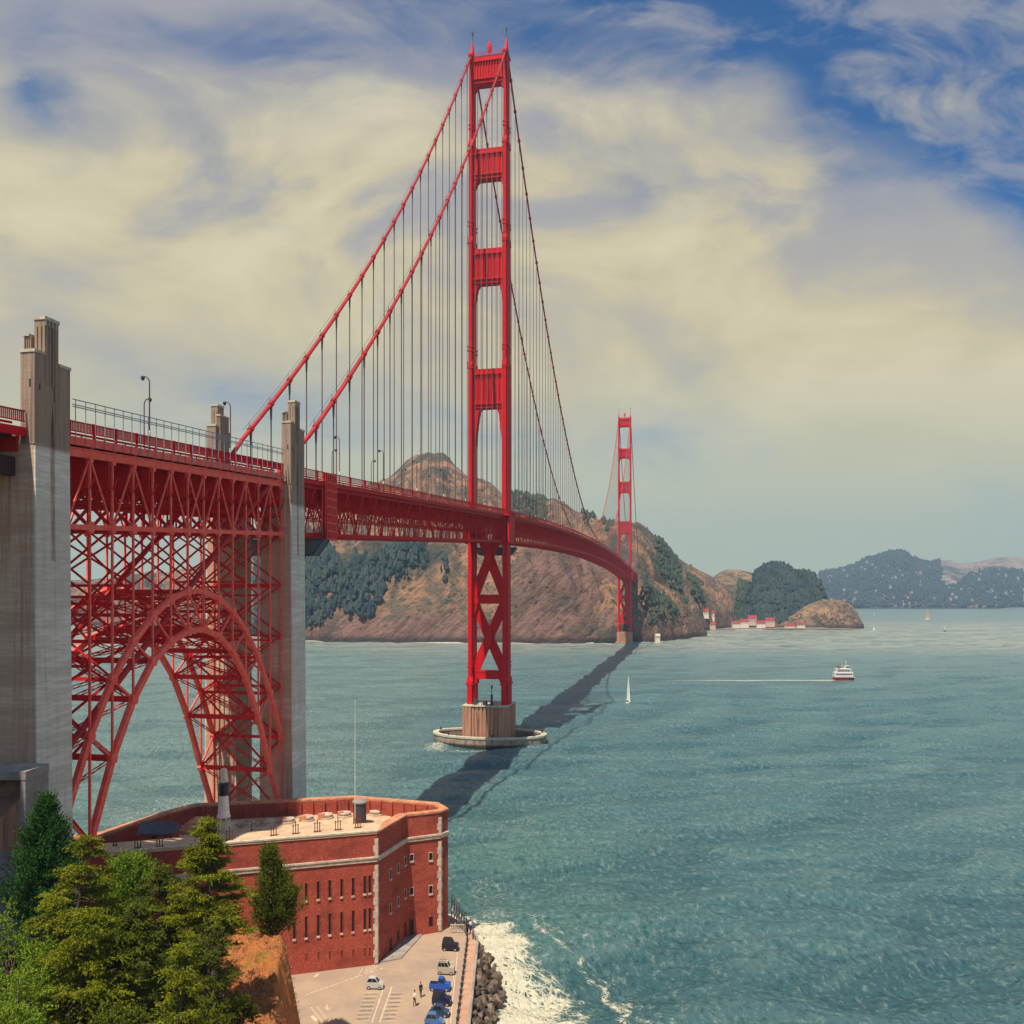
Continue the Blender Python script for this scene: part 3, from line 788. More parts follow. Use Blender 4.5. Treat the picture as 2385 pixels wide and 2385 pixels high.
# the wooded knoll
land('wooded_knoll',
     [(1405, 1160), (1416, 1120), (1424, 1092), (1432, 1077), (1445, 1069), (1460, 1068), (1478, 1070), (1490, 1076), (1503, 1083), (1520, 1083), (1532, 1086), (1542, 1100), (1550, 1116), (1558, 1135), (1570, 1165)],
     [(1405, 1246), (1570, 1250)], [(1405, 1430), (1570, 1430)],
     MATS['far_dark_foliage'], [(0, 0.02), (0.12, 0.12), (0.5, 0.6), (0.8, 0.9), (1, 1), (1.7, 0.4)], nu=90, nv=36, rough=6, nsc=0.03, seed=2.0)
sp = wood_spots('wooded_knoll', [[(1405, 1060), (1570, 1060), (1575, 1178), (1405, 1178)]], 5200, 12)
tag(crowns('knoll_wood', sp, M_WOOD2, 1.8, 3.8, 1.4), 'dense dark wood covering the rounded knoll at the cove', 'woods', kind='stuff')
sp = wood_spots('far_shore_hills', [[(1545, 1072), (1690, 1034), (1772, 1056), (1778, 1095), (1778, 1150), (1545, 1150)], [(1776, 1096), (1800, 1108), (1830, 1082), (1866, 1074), (1932, 1076), (1932, 1150), (1776, 1150)]], 9000, 13)
M_WOOD3 = material('hazed_far_foliage', (0.046, 0.064, 0.076), 0.9, 0.1, (0.062, 0.080, 0.088), 0.02, mixr=(0.4, 0.6))  # blue of the distant haze put into the leaf colour
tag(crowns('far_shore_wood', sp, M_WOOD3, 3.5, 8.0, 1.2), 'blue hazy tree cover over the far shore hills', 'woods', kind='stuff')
# ------------------------------------------------------------------ the bridge: x = across (east +), y = along (north +), z = above the water
BX, BY = (1140 - CX) * 279 / FPX, 279.0
B2X, B2Y = (1455 - CX) * 843 / FPX, 843.0
BTH = math.atan2(B2X - BX, B2Y - BY)
SPAN = math.hypot(B2X - BX, B2Y - BY)
def BW(t, s, z=0.0):
    """bridge frame -> world"""
    c, q = math.cos(BTH), math.sin(BTH)
    return (BX + t * c + s * q, BY - t * q + s * c, z)
def R(s):
    """height of the top rail"""
    if s < 0: return 76.2 + 0.0557 * s
    return 76.2 + 8.6e-5 * s * (SPAN - s) - 0.0005 * s if s < SPAN else 75.9 - 0.03 * (s - SPAN)
LT = 5.75                         # tower legs and cables
bridge = empty('suspension_bridge', BW(0, 0), -BTH)
tag(bridge, 'orange red suspension bridge with two tall towers crossing the strait', 'bridge')

def leg_plan(tw, sl, n=0.16):
    a, b = tw / 2, sl / 2; n1 = tw * n; n2 = tw * 0.5
    return [(-a + n1, -b), (a - n1, -b), (a - n1, -b + n2), (a, -b + n2), (a, b - n2), (a - n1, b - n2), (a - n1, b), (-a + n1, b), (-a + n1, b - n2), (-a, b - n2), (-a, -b + n2), (-a + n1, -b + n2)]
def make_tower(name, s0):
    tw = empty(name, (0, s0, 0), 0, bridge)
    secs = [(12.6, 20.2, 2.35, 8.0), (20.2, 122.6, 1.72, 6.9), (122.6, 163.0, 1.60, 6.5), (163.0, 194.7, 1.46, 6.0), (194.7, 223.4, 1.26, 5.4)]
    for sg in (-1, 1):
        m = MB()
        for i, (z0, z1, w, l) in enumerate(secs):
            m.prism([(sg * LT + x, y) for x, y in leg_plan(w, l)], z0, z1)
            if i > 0:      # stepped shoulder where the leg narrows
                pw, pl = secs[i - 1][2], secs[i - 1][3]
                hh = 1.6 if i == 1 else 1.3
                m.taper((sg * LT - pw / 2 + .02, sg * LT + pw / 2 - .02, -pl / 2 + .02, pl / 2 - .02), z0 - 0.01, (sg * LT - w / 2 - .03, sg * LT + w / 2 + .03, -l / 2 - .03, l / 2 + .03), z0 + hh)
                m.box(sg * LT - pw / 2 - .10, sg * LT + pw / 2 + .10, -pl / 2 - .10, pl / 2 + .10, z0 - 1.0, z0 - 0.45)
                m.box(sg * LT - w / 2 - .08, sg * LT + w / 2 + .08, -l / 2 - .08, l / 2 + .08, z0 + 4.6, z0 + 5.1)
                m.box(sg * LT - w / 2 - .08, sg * LT + w / 2 + .08, -l / 2 - .08, l / 2 + .08, z0 + 5.9, z0 + 6.3)
        m.build('leg', M_RED, tw)
        c = MB()
        c.taper((sg * LT - .62, sg * LT + .62, -2.3, 2.3), 223.4, (sg * LT - .30, sg * LT + .30, -.9, .9), 226.6)
        c.taper((sg * LT - .30, sg * LT + .30, -.9, .9), 226.6, (sg * LT - .14, sg * LT + .14, -.3, .3), 229.0)
        c.box(sg * LT - .75, sg * LT + .75, -2.9, 2.9, 223.1, 223.8)
        sd = c.build('saddle_housing', M_RED, tw)
        b = MB(); b.lathe([(0.10, 229.0), (0.10, 231.2), (0.24, 231.3), (0.27, 231.9), (0.22, 232.5), (0.06, 232.8)], 10, (sg * LT, 0, 0))
        b.build('beacon_lamp', M_DKGREY, sd)
    IN = LT - 0.55
    for z0, z1, hh, hw, st in ((214.4, 223.2, 2.0, 1.2, 4), (183.4, 193.1, 3.0, 1.2, 4), (149.4, 160.6, 7.2, 1.25, 5), (108.9, 121.6, 17.0, 1.65, 7)):
        m = MB()
        inn = LT - (0.62 if z0 > 190 else 0.72 if z0 > 150 else 0.8)
        D = 1.45
        m.box(-inn, inn, -D, D, z0, z1)
        m.box(-inn, inn, -D - .28, D + .28, z1 - 1.5, z1 - 0.02)
        m.box(-inn, inn, -D - .62, D + .62, z1 - 1.9, z1 - 1.52)
        m.box(-inn, inn, -D - .28, D + .28, z0 + .02, z0 + 1.1)
        m.box(-inn, inn, -D - .68, D + .68, z0 + 1.12, z0 + 1.6)
        nf = 11
        for k in range(nf):     # fluted face
            x = -inn + (k + .5) * 2 * inn / nf
            m.box(x - .12, x + .12, -D - .46, D + .46, z0 + 1.65, z1 - 1.95)
            m.box(x - .16, x + .16, -D - .56, D + .56, z0 + 1.75, z0 + 2.6)
        for sg in (-1, 1):
            # corbels under the strut, stepping back into the leg
            poly = [(inn, z0)]
            for k in range(st):
                f0, f1 = k / st, (k + 1) / st
                w0 = hw * (1 - f0) ** 1.5 + .12; w1 = hw * (1 - f1) ** 1.5 + .12
                poly += [(inn - w0 if k else inn - w0 - .5, z0 - hh * f0 - (0 if k else 0)), (inn - (w0 + w1) / 2, z0 - hh * (f0 * .3 + f1 * .7)), (inn - w1 - .02, z0 - hh * f1)]
            poly += [(inn, z0 - hh)]
            m.slab([(sg * a, b) for a, b in poly], 'y', -D, D)
            # small rounded fillets where the strut meets the leg above
            if z1 < 220:
                q = [(inn, z1)] + [(inn - 1.1 * (1 - math.sin(a)), z1 + 1.5 * (1 - math.cos(a))) for a in np.linspace(0, math.pi / 2, 5)]
                m.slab([(sg * a, b) for a, b in q], 'y', -D + .1, D - .1)
        m.build('portal_strut', M_RED, tw)
    for z0, z1 in ((45.4, 48.4), (21.0, 23.7)):
        m = MB(); m.box(-LT + .8, LT - .8, -1.7, 1.7, z0, z1)
        m.box(-LT + .8, LT - .8, -1.8, 1.8, z1 - .5, z1 - .05)
        for sg in (-1, 1):
            if z0 < 30:
                m.slab([(sg * (LT - .8), z0), (sg * (LT - 2.2), z0), (sg * (LT - .8), z0 - 3.4)], 'y', -1.6, 1.6)
        m.build('cross_strut', M_RED, tw)
    for z0, z1 in ((48.0, 73.0), (23.4, 45.6)):
        m = MB(); zc = (z0 + z1) / 2
        for sg in (-1, 1):
            m.bar((-sg * (LT - .9), 0, z0 + .5), (sg * (LT - .9), .02 * sg, z1 - .5), 2.9, 1.25, (0, 1, 0))
        m2 = [(-.9, zc - 2.6), (.9, zc - 2.6), (1.2, zc), (.9, zc + 2.6), (-.9, zc + 2.6), (-1.2, zc)]
        m.slab(m2, 'y', -1.52, 1.52)
        for sg in (-1, 1):
            for zz, k in ((z0, 1), (z1, -1)):
                m.slab([(sg * (LT - .8), zz), (sg * (LT - 2.3), zz), (sg * (LT - .8), zz + k * 4.6)], 'y', -1.50, 1.50)
        m.build('cross_brace', M_RED, tw)
    b = MB()
    b.box(-.12, .12, -.12, .12, 223.0, 224.8)
    b.lathe([(0.05, 224.5), (0.5, 224.9), (0.78, 225.9), (0.82, 226.8), (0.62, 227.9), (0.3, 228.6), (0.05, 228.8)], 14, (0, 0, 0), 1.0, .6)
    b.build('beacon', M_REDDK, tw)
    rl = MB()
    for x in np.linspace(-LT + 1, LT - 1, 12):
        rl.box(x - .04, x + .04, -2.0, -1.92, 223.1, 224.2)
    rl.box(-LT + 1, LT - 1, -2.02, -1.94, 224.1, 224.2); rl.box(-LT + 1, LT - 1, -2.02, -1.94, 223.6, 223.68)
    rl.build('top_rail', M_REDDK, tw)
    # where the walkway passes round the outside of the leg
    for sg in (-1, 1):
        w = MB()
        zt = R(s0) - 2.1
        x0, x1 = sorted((sg * 6.1, sg * 7.6))
        w.box(x0, x1, -5.4, 5.4, zt - .5, zt)
        w.box(x0 + (.9 if sg > 0 else 0), x1 - (0 if sg > 0 else .9), -4.3, 4.3, zt - 9.2, zt - .52)
        w.box(x0, x1, 4.32, 4.75, zt - 9.0, zt - .54)
        xa, xb = sorted((sg * 7.5, sg * 7.62))
        for z in (zt + .55, zt + 1.1): w.box(xa, xb, -5.4, 5.4, z - .06, z + .06)
        for y in np.linspace(-5.4, 5.4, 26): w.box(xa + .02, xb - .02, y - .05, y + .05, zt, zt + 1.05)
        w.build('walkway_bay', M_RED, tw)
    return tw
tower1 = make_tower('tower', 0.0)
tower1.scale = (1, 1, 1.0096); tower1.location.z = -0.46
tower2 = copy_tree(tower1, bridge); tower2.location = (0, SPAN, -0.8)

# ---- decks
def deck_parts(parent, s0, s1, step, arch=False, shallow=False):
    n = max(2, round((s1 - s0) / step))
    ss = [s0 + (s1 - s0) * i / n for i in range(n + 1)]
    slab = MB()
    for a, b in zip(ss[:-1], ss[1:]):
        za, zb = R(a) - 1.75, R(b) - 1.75
        def strip(x0, x1, dz, th):
            slab.add([(x0, a, za + dz - th), (x1, a, za + dz - th), (x1, b, zb + dz - th), (x0, b, zb + dz - th), (x0, a, za + dz), (x1, a, za + dz), (x1, b, zb + dz), (x0, b, zb + dz)],
                     [(0, 3, 2, 1), (4, 5, 6, 7), (0, 1, 5, 4), (1, 2, 6, 5), (2, 3, 7, 6), (3, 0, 4, 7)])
        strip(-4.6, 4.6, 0.0, .5)
        strip(4.61, 6.0, .18, .4); strip(-6.0, -4.61, .18, .4)
    slab.build('roadway', M_ASPHALT, parent)
    for sg in (-1, 1):
        fa = MB()
        for a, b in zip(ss[:-1], ss[1:]):
            za, zb = R(a), R(b)
            fa.bar((sg * 6.06, a, za - 1.95), (sg * 6.06, b, zb - 1.95), .10, .75)
            fa.bar((sg * 5.98, a, za - 1.56), (sg * 5.98, b, zb - 1.56), .22, .10)
        fa.build('edge_beam', M_RED2 if arch else M_RED, parent)
        ra = MB()
        far = s0 > -20
        for a, b in zip(ss[:-1], ss[1:]):
            za, zb = R(a), R(b)
            ra.bar((sg * 6.0, a, za - .05), (sg * 6.0, b, zb - .05), .14, .12)
            ra.bar((sg * 6.0, a, za - .98), (sg * 6.0, b, zb - .98), .08, .10)
            k = 16 if not far else 8
            for i in range(k):
                f = i / k; y = a + (b - a) * f; z = R(y)
                if i == 0: ra.box(sg * 6.0 - .09, sg * 6.0 + .09, y - .09, y + .09, z - 1.6, z + .06)
                else:
                    w = .055 if not far else .09
                    ra.box(sg * 6.0 - .03, sg * 6.0 + .03, y - w, y + w, z - .95, z - .1)
        ra.build('railing', M_RED, parent)
        # road-side rail
        inn = MB()
        for a, b in zip(ss[:-1], ss[1:]):
            inn.bar((sg * 4.6, a, R(a) - 1.0), (sg * 4.6, b, R(b) - 1.0), .10, .22)
            for i in range(2):
                y = a + (b - a) * i / 2
                inn.box(sg * 4.6 - .05, sg * 4.6 + .05, y - .05, y + .05, R(y) - 1.75, R(y) - .95)
        inn.build('kerb_rail', M_RED, parent)
    fb = MB()
    for i, s in enumerate(ss):
        z = R(s)
        if shallow:
            fb.box(-5.2, 5.2, s - .12, s + .12, z - 3.6, z - 2.27); continue
        fb.box(-5.2, 5.2, s - .12, s + .12, z - (6.4 if arch else 5.2), z - 2.27)
        for k in range(6):
            x = -5.2 + k * 10.4 / 5.5
            fb.bar((x, s, z - 5.2), (x + .95, s, z - 7.4), .12)
            fb.bar((x + 1.89, s, z - 5.2), (x + .95, s, z - 7.4), .12)
        fb.bar((-5.2, s, z - 7.4), (5.2, s, z - 7.4), .16)
        fb.bar((-5.2, s, z - 10.3), (5.2, s, z - 10.3), .30)
        if i < len(ss) - 1:
            s2 = ss[i + 1]; z2 = R(s2)
            fb.bar((-5.2, s, z - 10.35), (5.2, s2, z2 - 10.35), .22); fb.bar((5.2, s, z - 10.42), (-5.2, s2, z2 - 10.42), .22)
            sm = (s + s2) / 2
            for x in (-3.6, -1.8, 0, 1.8, 3.6): fb.bar((x, s, z - 2.45), (x, s2, z2 - 2.45), .16, .5)
    fb.build('floor_framing', M_REDDK, parent)
    return ss

def side_truss(name, parent, sg, ss, T=5.35):
    m = MB(); mid = [(a + b) / 2 for a, b in zip(ss[:-1], ss[1:])]
    for a, b in zip(ss[:-1], ss[1:]):
        za, zb = R(a), R(b); c = (a + b) / 2; zc = R(c)
        m.bar((sg * T, a, za - 2.62), (sg * T, b, zb - 2.62), .34, .62)
        m.bar((sg * T, a, za - 10.35), (sg * T, b, zb - 10.35), .36, .60)
        m.bar((sg * (T + .02), a, za - 10.75), (sg * (T + .02), b, zb - 10.75), .5, .10)
        m.bar((sg * T, a, za - 2.7), (sg * T, c, zc - 10.2), .15, .17)
        m.bar((sg * T, b, zb - 2.7), (sg * T, c, zc - 10.2), .15, .17)
        m.bar((sg * T, a, za - 2.7), (sg * T, a, za - 10.2), .11, .12)
        m.bar((sg * T, c, zc - 2.7), (sg * T, c, zc - 10.2), .11, .12)
        for y, zz in ((a, za - 3.1), (c, zc - 9.9)):
            m.slab([(y - .42, zz - .35), (y + .42, zz - .35), (y + .26, zz + .35), (y - .26, zz + .35)] if zz > zc - 6 else [(y - .26, zz - .35), (y + .26, zz - .35), (y + .42, zz + .35), (y - .42, zz + .35)], 'x', sg * T - .20, sg * T + .20)
    m.build(name, M_RED, parent)

S1, S2 = -155.2, -200.6           # south faces of the two pylons seen under the deck
ss = deck_parts(bridge, -150.9, -1.0, 6.86)
for sg in (-1, 1): side_truss('stiffening_truss', bridge, sg, ss)
ss2 = deck_parts(bridge, -0.9, SPAN + 1, 6.86)
for sg in (-1, 1): side_truss('stiffening_truss', bridge, sg, ss2)
ss3 = deck_parts(bridge, SPAN + 1.1, SPAN + 120, 6.86)
for sg in (-1, 1): side_truss('stiffening_truss', bridge, sg, ss3)

# ---- cables and suspenders
TOPZ = 227.6
MIDZ = R(SPAN / 2) + 1.2
def cz(s):
    if s < 0:
        f = -s / 150.0
        z = TOPZ + (70.6 - TOPZ) * f
        return z - 4 * 9.6 * f * (1 - f) if s > -150 else z
    if s <= SPAN:
        f = s / SPAN
        return TOPZ - 4 * (TOPZ - MIDZ) * f * (1 - f)
    f = (s - SPAN) / 150.0
    return TOPZ + (72.0 - TOPZ) * f - 4 * 9.6 * f * (1 - f)
allsus = []
cables = []
for sg in (-1, 1):
    m = MB()
    pts = [(sg * (LT - .55), -203, 30.0), (sg * (LT - .5), -176, 51.0)] + [(sg * (LT - .4 if s < -149 else LT), s, cz(s)) for s in np.linspace(-150, 0, 45)]
    m.tube(pts, .34, 8)
    m.tube([(sg * LT, s, cz(s)) for s in np.linspace(0, SPAN, 120)], .30, 6)
    m.tube([(sg * LT, s, cz(s)) for s in np.linspace(SPAN, SPAN + 150, 24)], .32, 6)
    sl = []
    k = 1
    while k * 6.86 < 148: sl.append(-k * 6.86); k += 1
    k = 1
    while k * 6.86 < SPAN - 3: sl.append(k * 6.86); k += 1
    for s in sl:
        if cz(s) - R(s) > 0.5:
            z0, z1 = cz(s - .35), cz(s + .35)
            if s < 160: m.tube([(sg * LT, s - .35, z0), (sg * LT, s + .35, z1)], .50, 8)
            allsus.append((sg, s))
    c = m.build('main_cable', M_CABLE, bridge, smooth=False)
    # hand ropes over the cable
    h = MB()
    for off in (-.3, .3):
        h.tube([(sg * LT + off, s, cz(s) + 1.1) for s in np.linspace(-146, -2, 40)], .035, 4)
    for s in sl:
        if s < 0: h.box(sg * LT - .3, sg * LT - .25, s - .03, s + .03, cz(s), cz(s) + 1.15)
    h.build('hand_rope', M_DKGREY, c)
    cables.append((sg, c))
def sus_mesh(m, sg, s):
    w = .072 + (.00006 * abs(s + 150) if s < 200 else -.012)
    z1 = cz(s) - .3; z0 = R(s) - 2.3
    m.box(sg * LT - w, sg * LT + w, s - w * 1.4, s + w * 1.4, z0, z1)
    if s < 0: m.taper((sg * LT - .10, sg * LT + .10, s - .14, s + .14), z1 - 2.4, (sg * LT - .16, sg * LT + .16, s - .2, s + .2), z1)
allsus.sort(key=lambda q: q[1])
for sg, s in allsus[:100]:
    m = MB(); sus_mesh(m, sg, s)
    m.build('suspender', M_ROPE, [c for g, c in cables if g == sg][0])
m = MB()
for sg, s in allsus[100:]: sus_mesh(m, sg, s)
tag(m.build('suspender_ropes', M_ROPE, bridge), kind='stuff')

# ---- the steel arch
arch = empty('steel_arch_span', BW(0, 0), -BTH)
tag(arch, 'red steel arch span with lattice spandrels standing between the concrete pylons over the brick fort', 'arch bridge')
AT = 5.55
A0, AN = -199.81, 14
AP = [A0 + 3.41 * i for i in range(AN)]                     # panel points
AU = [26.5, 33.8, 39.2, 42.95, 45.8, 47.65, 48.55, 48.57, 47.6, 45.9, 43.2, 39.3, 33.9, 27.0]
AL = [13.5, 22.9, 30.94, 36.73, 40.62, 42.69, 43.73, 43.89, 42.79, 40.63, 36.77, 30.84, 22.84, 15.5]
def MIDC(s): return R(s) - 10.35
def TOPC(s): return R(s) - 3.0
deck_parts(arch, -199.8, -155.6, 3.41, True)
for sg in (-1, 1):
    T = sg * AT
    rib = MB()
    for i in range(AN - 1):
        rib.bar((T, AP[i], AU[i]), (T, AP[i + 1], AU[i + 1]), .50, .62)
        rib.bar((T, AP[i], AL[i]), (T, AP[i + 1], AL[i + 1]), .54, .66)
    for i in range(AN):
        for zz in (AU[i], AL[i]):
            rib.slab([(AP[i] - .34, zz - .55), (AP[i] + .34, zz - .55), (AP[i] + .55, zz), (AP[i] + .34, zz + .55), (AP[i] - .34, zz + .55), (AP[i] - .55, zz)], 'x', T - .30, T + .30)
    for i in (0, AN - 1):
        rib.bar((T, AP[i], AL[i]), (T, AP[i] + (-.6 if i == 0 else .6), 4.0), .54, .66)
    rb = rib.build('arch_rib', M_RED2, arch)
    web = MB()
    mid = 6.5
    for i in range(AN):
        web.bar((T, AP[i], AU[i]), (T, AP[i], AL[i]), .20, .22)
        if i < AN - 1:
            if i == 6:
                web.bar((T, AP[i], AU[i]), (T, AP[i + 1], AL[i + 1]), .19, .2); web.bar((T, AP[i], AL[i]), (T, AP[i + 1], AU[i + 1]), .17, .18)
            elif i < 6: web.bar((T, AP[i], AU[i]), (T, AP[i + 1], AL[i + 1]), .21, .22)
            else: web.bar((T, AP[i], AL[i]), (T, AP[i + 1], AU[i + 1]), .21, .22)
    web.build('rib_web', M_RED2, rb)
    sp = MB()
    for i in range(AN - 1):
        a, b = AP[i], AP[i + 1]
        sp.bar((T, a, TOPC(a)), (T, b, TOPC(b)), .46, .78)
        sp.bar((T, a, MIDC(a)), (T, b, MIDC(b)), .42, .52)
        sp.bar((T + sg * .14, a, TOPC(a) + .42), (T + sg * .14, b, TOPC(b) + .42), .52, .10)
    for i in range(AN):
        y = AP[i]; zz = MIDC(y); g = .52 if i % 2 else .38
        sp.slab([(y - g, zz - .22), (y - g * .4, zz - .6), (y + g * .4, zz - .6), (y + g, zz - .22), (y + g, zz + .22), (y + g * .4, zz + .6), (y - g * .4, zz + .6), (y - g, zz + .22)], 'x', T - .24, T + .24)
        sp.slab([(y - .2, TOPC(y) - .8), (y + .2, TOPC(y) - .8), (y + .36, TOPC(y) - .3), (y - .36, TOPC(y) - .3)], 'x', T - .25, T + .25)
    # brackets that carry the walkway
        sp.bar((T, y, TOPC(y) + .35), (sg * 6.0, y, R(y) - 2.0), .18, .3)
    for i in range(AN - 1):
        a, b = AP[i], AP[i + 1]
        tops = {1, 3, 5, 8, 10, 12}
        if i == 6:
            sp.bar((T, a, MIDC(a)), (T, b, TOPC(b) - .3), .15, .17); sp.bar((T, a, TOPC(a) - .3), (T, b, MIDC(b)), .14, .16)
        elif i in tops: sp.bar((T, a, TOPC(a) - .3), (T, b, MIDC(b)), .15, .17)
        elif (i + 1) in tops: sp.bar((T, a, MIDC(a)), (T, b, TOPC(b) - .3), .15, .17)
        else: sp.bar((T, a, TOPC(a) - .3), (T, b, MIDC(b)), .15, .17)
    sp.build('spandrel_truss', M_RED2, arch)
    for i in range(AN):
        c = MB(); c.bar((T, AP[i], AU[i]), (T, AP[i], TOPC(AP[i]) - .3), .20, .22)
        c.build('column', M_RED2, arch)
cb = MB()
def laced(m, p, q, w, n):
    """a laced strut: two thin chords with a zigzag between"""
    p, q = Vector(p), Vector(q); up = Vector((0, 0, w / 2))
    m.bar(p + up, q + up, .09, .11); m.bar(p - up, q - up, .09, .11)
    for k in range(n):
        a = p.lerp(q, k / n); b = p.lerp(q, (k + 1) / n)
        m.bar(a + up * (1 if k % 2 else -1), b + up * (-1 if k % 2 else 1), .05, .07)
for i in range(AN):
    y = AP[i]
    cb.bar((-AT, y, AU[i]), (AT, y, AU[i]), .34, .40)
    cb.bar((-AT, y, AL[i]), (AT, y, AL[i]), .42, .62)
    cb.bar((-AT, y, MIDC(y)), (AT, y, MIDC(y)), .30, .50)
    if MIDC(y) - AU[i] > 5:
        h = MIDC(y) - AU[i]; nn = max(1, round(h / 8))
        for k in range(nn):
            z0 = AU[i] + h * k / nn; z1 = AU[i] + h * (k + 1) / nn
            cb.bar((-AT, y, z0), (AT, y, z1), .17, .2); cb.bar((AT, y + .22, z0), (-AT, y + .22, z1), .17, .2)
            if k: cb.bar((-AT, y, z0), (AT, y, z0), .26, .3)
    cb.bar((-AT, y, AL[i]), (AT, y, AU[i]), .20, .24); cb.bar((AT, y + .25, AL[i]), (-AT, y + .25, AU[i]), .20, .24)
    cb.bar((-AT, y, MIDC(y)), (0, y, R(y) - 5.2), .26, .3); cb.bar((AT, y, MIDC(y)), (0, y, R(y) - 5.2), .26, .3)
    cb.bar((-AT, y, MIDC(y) + 2.6), (AT, y, MIDC(y) + 2.6), .2, .3)
    for xx in (-2.8, 2.8): cb.bar((xx, y, MIDC(y)), (xx, y, R(y) - 6.2), .16, .2)
    if i < AN - 1:
        y2 = AP[i + 1]
        for L_ in (AU, AL, [MIDC(q) for q in AP]):
            laced(cb, (-AT, y, L_[i]), (AT, y2, L_[i + 1]), .34, 14)
            laced(cb, (AT, y, L_[i] - .12), (-AT, y2, L_[i + 1] - .12), .34, 14)
cb.build('cross_bracing', M_REDDK, arch)

# the approach deck that runs on south past the near pylons
appr = empty('approach_viaduct', BW(0, 0), -BTH)
tag(appr, 'red railed approach deck running out past the tall concrete pylon', 'viaduct')
deck_parts(appr, -262, -205.4, 3.6, False, True)
m = MB()
for sg in (-1, 1):
    m.box(sg * 4.6 - .35, sg * 4.6 + .35, -262, -205.4, R(-233) - 4.3, R(-233) - 2.6)
m.build('plate_girder', material('shade_dark_girder', (0.06, 0.03, 0.03), 0.7, 0.2), appr)  # girder coloured near black for the shade under the approach deck

# ------------------------------------------------------------------ pylons
def make_pylon(name, label, sg, sref, top, base, tin):
    """stepped concrete pylon; its south face is at sref"""
    e = empty(name, BW(0, sref, 0), -BTH); tag(e, label, 'pylon', 'concrete pylons of the bridge')
    dk = R(sref)
    L = 4.6
    def bx(m, x0, x1, y0, y1, z0, z1):
        a, b = sorted((sg * x0, sg * x1)); m.box(a, b, y0, y1, z0, z1); return m
    # shaft below the deck, broad and slightly battered
    m = MB(); core = MB()
    a0, a1 = sorted((sg * tin, sg * 7.22)); b0, b1 = sorted((sg * (tin + .1), sg * 6.72))
    core.taper((a0, a1, -.12, L + .1), base, (b0, b1, .1, L - .1), dk - 3.0)
    # proud piers either side of the slot on the outer face
    for y0, y1 in ((.12, 1.95), (2.55, L - .12)):
        c0, c1 = sorted((sg * 7.0, sg * 7.40)); d0, d1 = sorted((sg * 6.5, sg * 6.92))
        zlow = 54.0
        f = (zlow - base) / (dk - 3.0 - base)
        m.taper((c0, c1, y0 - .14, y1), base, (d0, d1, y0, y1), dk - 3.0)
    c0, c1 = sorted((sg * 7.0, sg * 7.38)); 
    f = (dk - 13.5 - base) / (dk - 3 - base)
    d0, d1 = sorted((sg * (7.0 - .5 * f), sg * (7.38 - .48 * f)))
    m.taper((c0, c1, 1.9, 2.6), base, (d0, d1, 1.9, 2.6), dk - 13.5)
    core.build('shaft', M_SHADEC, e); m.build('outer_pier', M_PYLON, e)
    # upper works
    u = MB()
    bx(u, 5.45, 6.60, .3, L - .25, dk - 3.0, top - 3.6)
    bx(u, 5.42, 6.90, .05, 1.40, dk - 2.98, top - 3.3)          # front buttress
    bx(u, 5.80, 6.92, 1.28, 1.95, dk - 2.96, top - .02); bx(u, 5.80, 6.92, 2.55, 3.0, dk - 2.96, top - .01)
    bx(u, 5.82, 6.82, 1.9, 2.6, dk + 1.2, top)
    # chevron head of the slot
    for yy, s2 in ((1.93, 1), (2.57, -1)):
        poly = [(yy, dk + 1.3), (yy, dk - 3.0), (yy + s2 * .31, dk + 1.3)]
        aa, bb = sorted((sg * 6.6, sg * 6.915))
        u.slab(poly if s2 > 0 else poly[::-1], 'x', aa, bb)
    bx(u, 5.6, 6.90, 2.95, L - .06, dk - 2.98, top - 3.9)          # rear buttress
    bx(u, 5.10, 5.84, .85, 3.3, dk - 2.98, top - 1.6)             # roadside leaf
    for k in range(3):
        bx(u, 5.16 + k * .22, 5.26 + k * .22, .74, .86, top - 3.6, top - 1.9)
    for k in range(2):
        bx(u, 5.92 + k * .46, 6.18 + k * .46, 1.16, 1.30, top - 3.3, top - .6)
    for k in range(4):
        bx(u, 6.9, 6.97, 1.42 + k * .42, 1.58 + k * .42, top - 6.0, top - .55)
    u.build('upper_stage', M_PYLON, e)
    c = MB()
    bx(c, 5.74, 7.0, 1.2, 3.08, top + .003, top + .32); c.build('coping', M_CAP, e); c = MB()
    bx(c, 5.36, 6.98, -.03, 1.27, top - 3.3, top - 3.02); c.build('coping', M_CAP, e); c = MB()
    bx(c, 5.54, 6.98, 3.09, L + .02, top - 3.9, top - 3.62); c.build('coping', M_CAP, e); c = MB()
    bx(c, 5.04, 5.735, .7, 3.36, top - 1.6, top - 1.38); c.build('coping', M_CAP, e); c = MB()
    for k in range(4): bx(c, 6.93, 6.975, 1.32 + k * .42, 1.46 + k * .42, top - .5, top - .003)
    c.build('chevron', M_CAP, e)
    s_ = MB()
    bx(s_, 6.905, 6.93, .62, .72, dk + 2.0, dk + 2.6); 
    aa, bb = sorted((sg * 6.35, sg * 6.5)); s_.box(aa, bb, .02, .045, dk + 2.2, dk + 2.9)
    s_.build('vent_slot', M_SLOT, e)
    return e
make_pylon('concrete_pylon', 'tall stepped concrete pylon beside the near end of the red arch, by the trees', 1, S2 - 4.75, 73.4, 6.0, 2.2)
make_pylon('concrete_pylon', 'concrete pylon beside the tall near one, on the far edge of the roadway', -1, S2 - 4.75, 73.4, 6.0, 2.2)
make_pylon('concrete_pylon', 'concrete pylon at the far foot of the red arch, between arch and suspended span', 1, S1, 77.0, 0.0, 1.9)
make_pylon('concrete_pylon', 'brown pylon top rising behind the bridge railing between two lamp posts', -1, S1, 77.0, 0.0, 1.9)
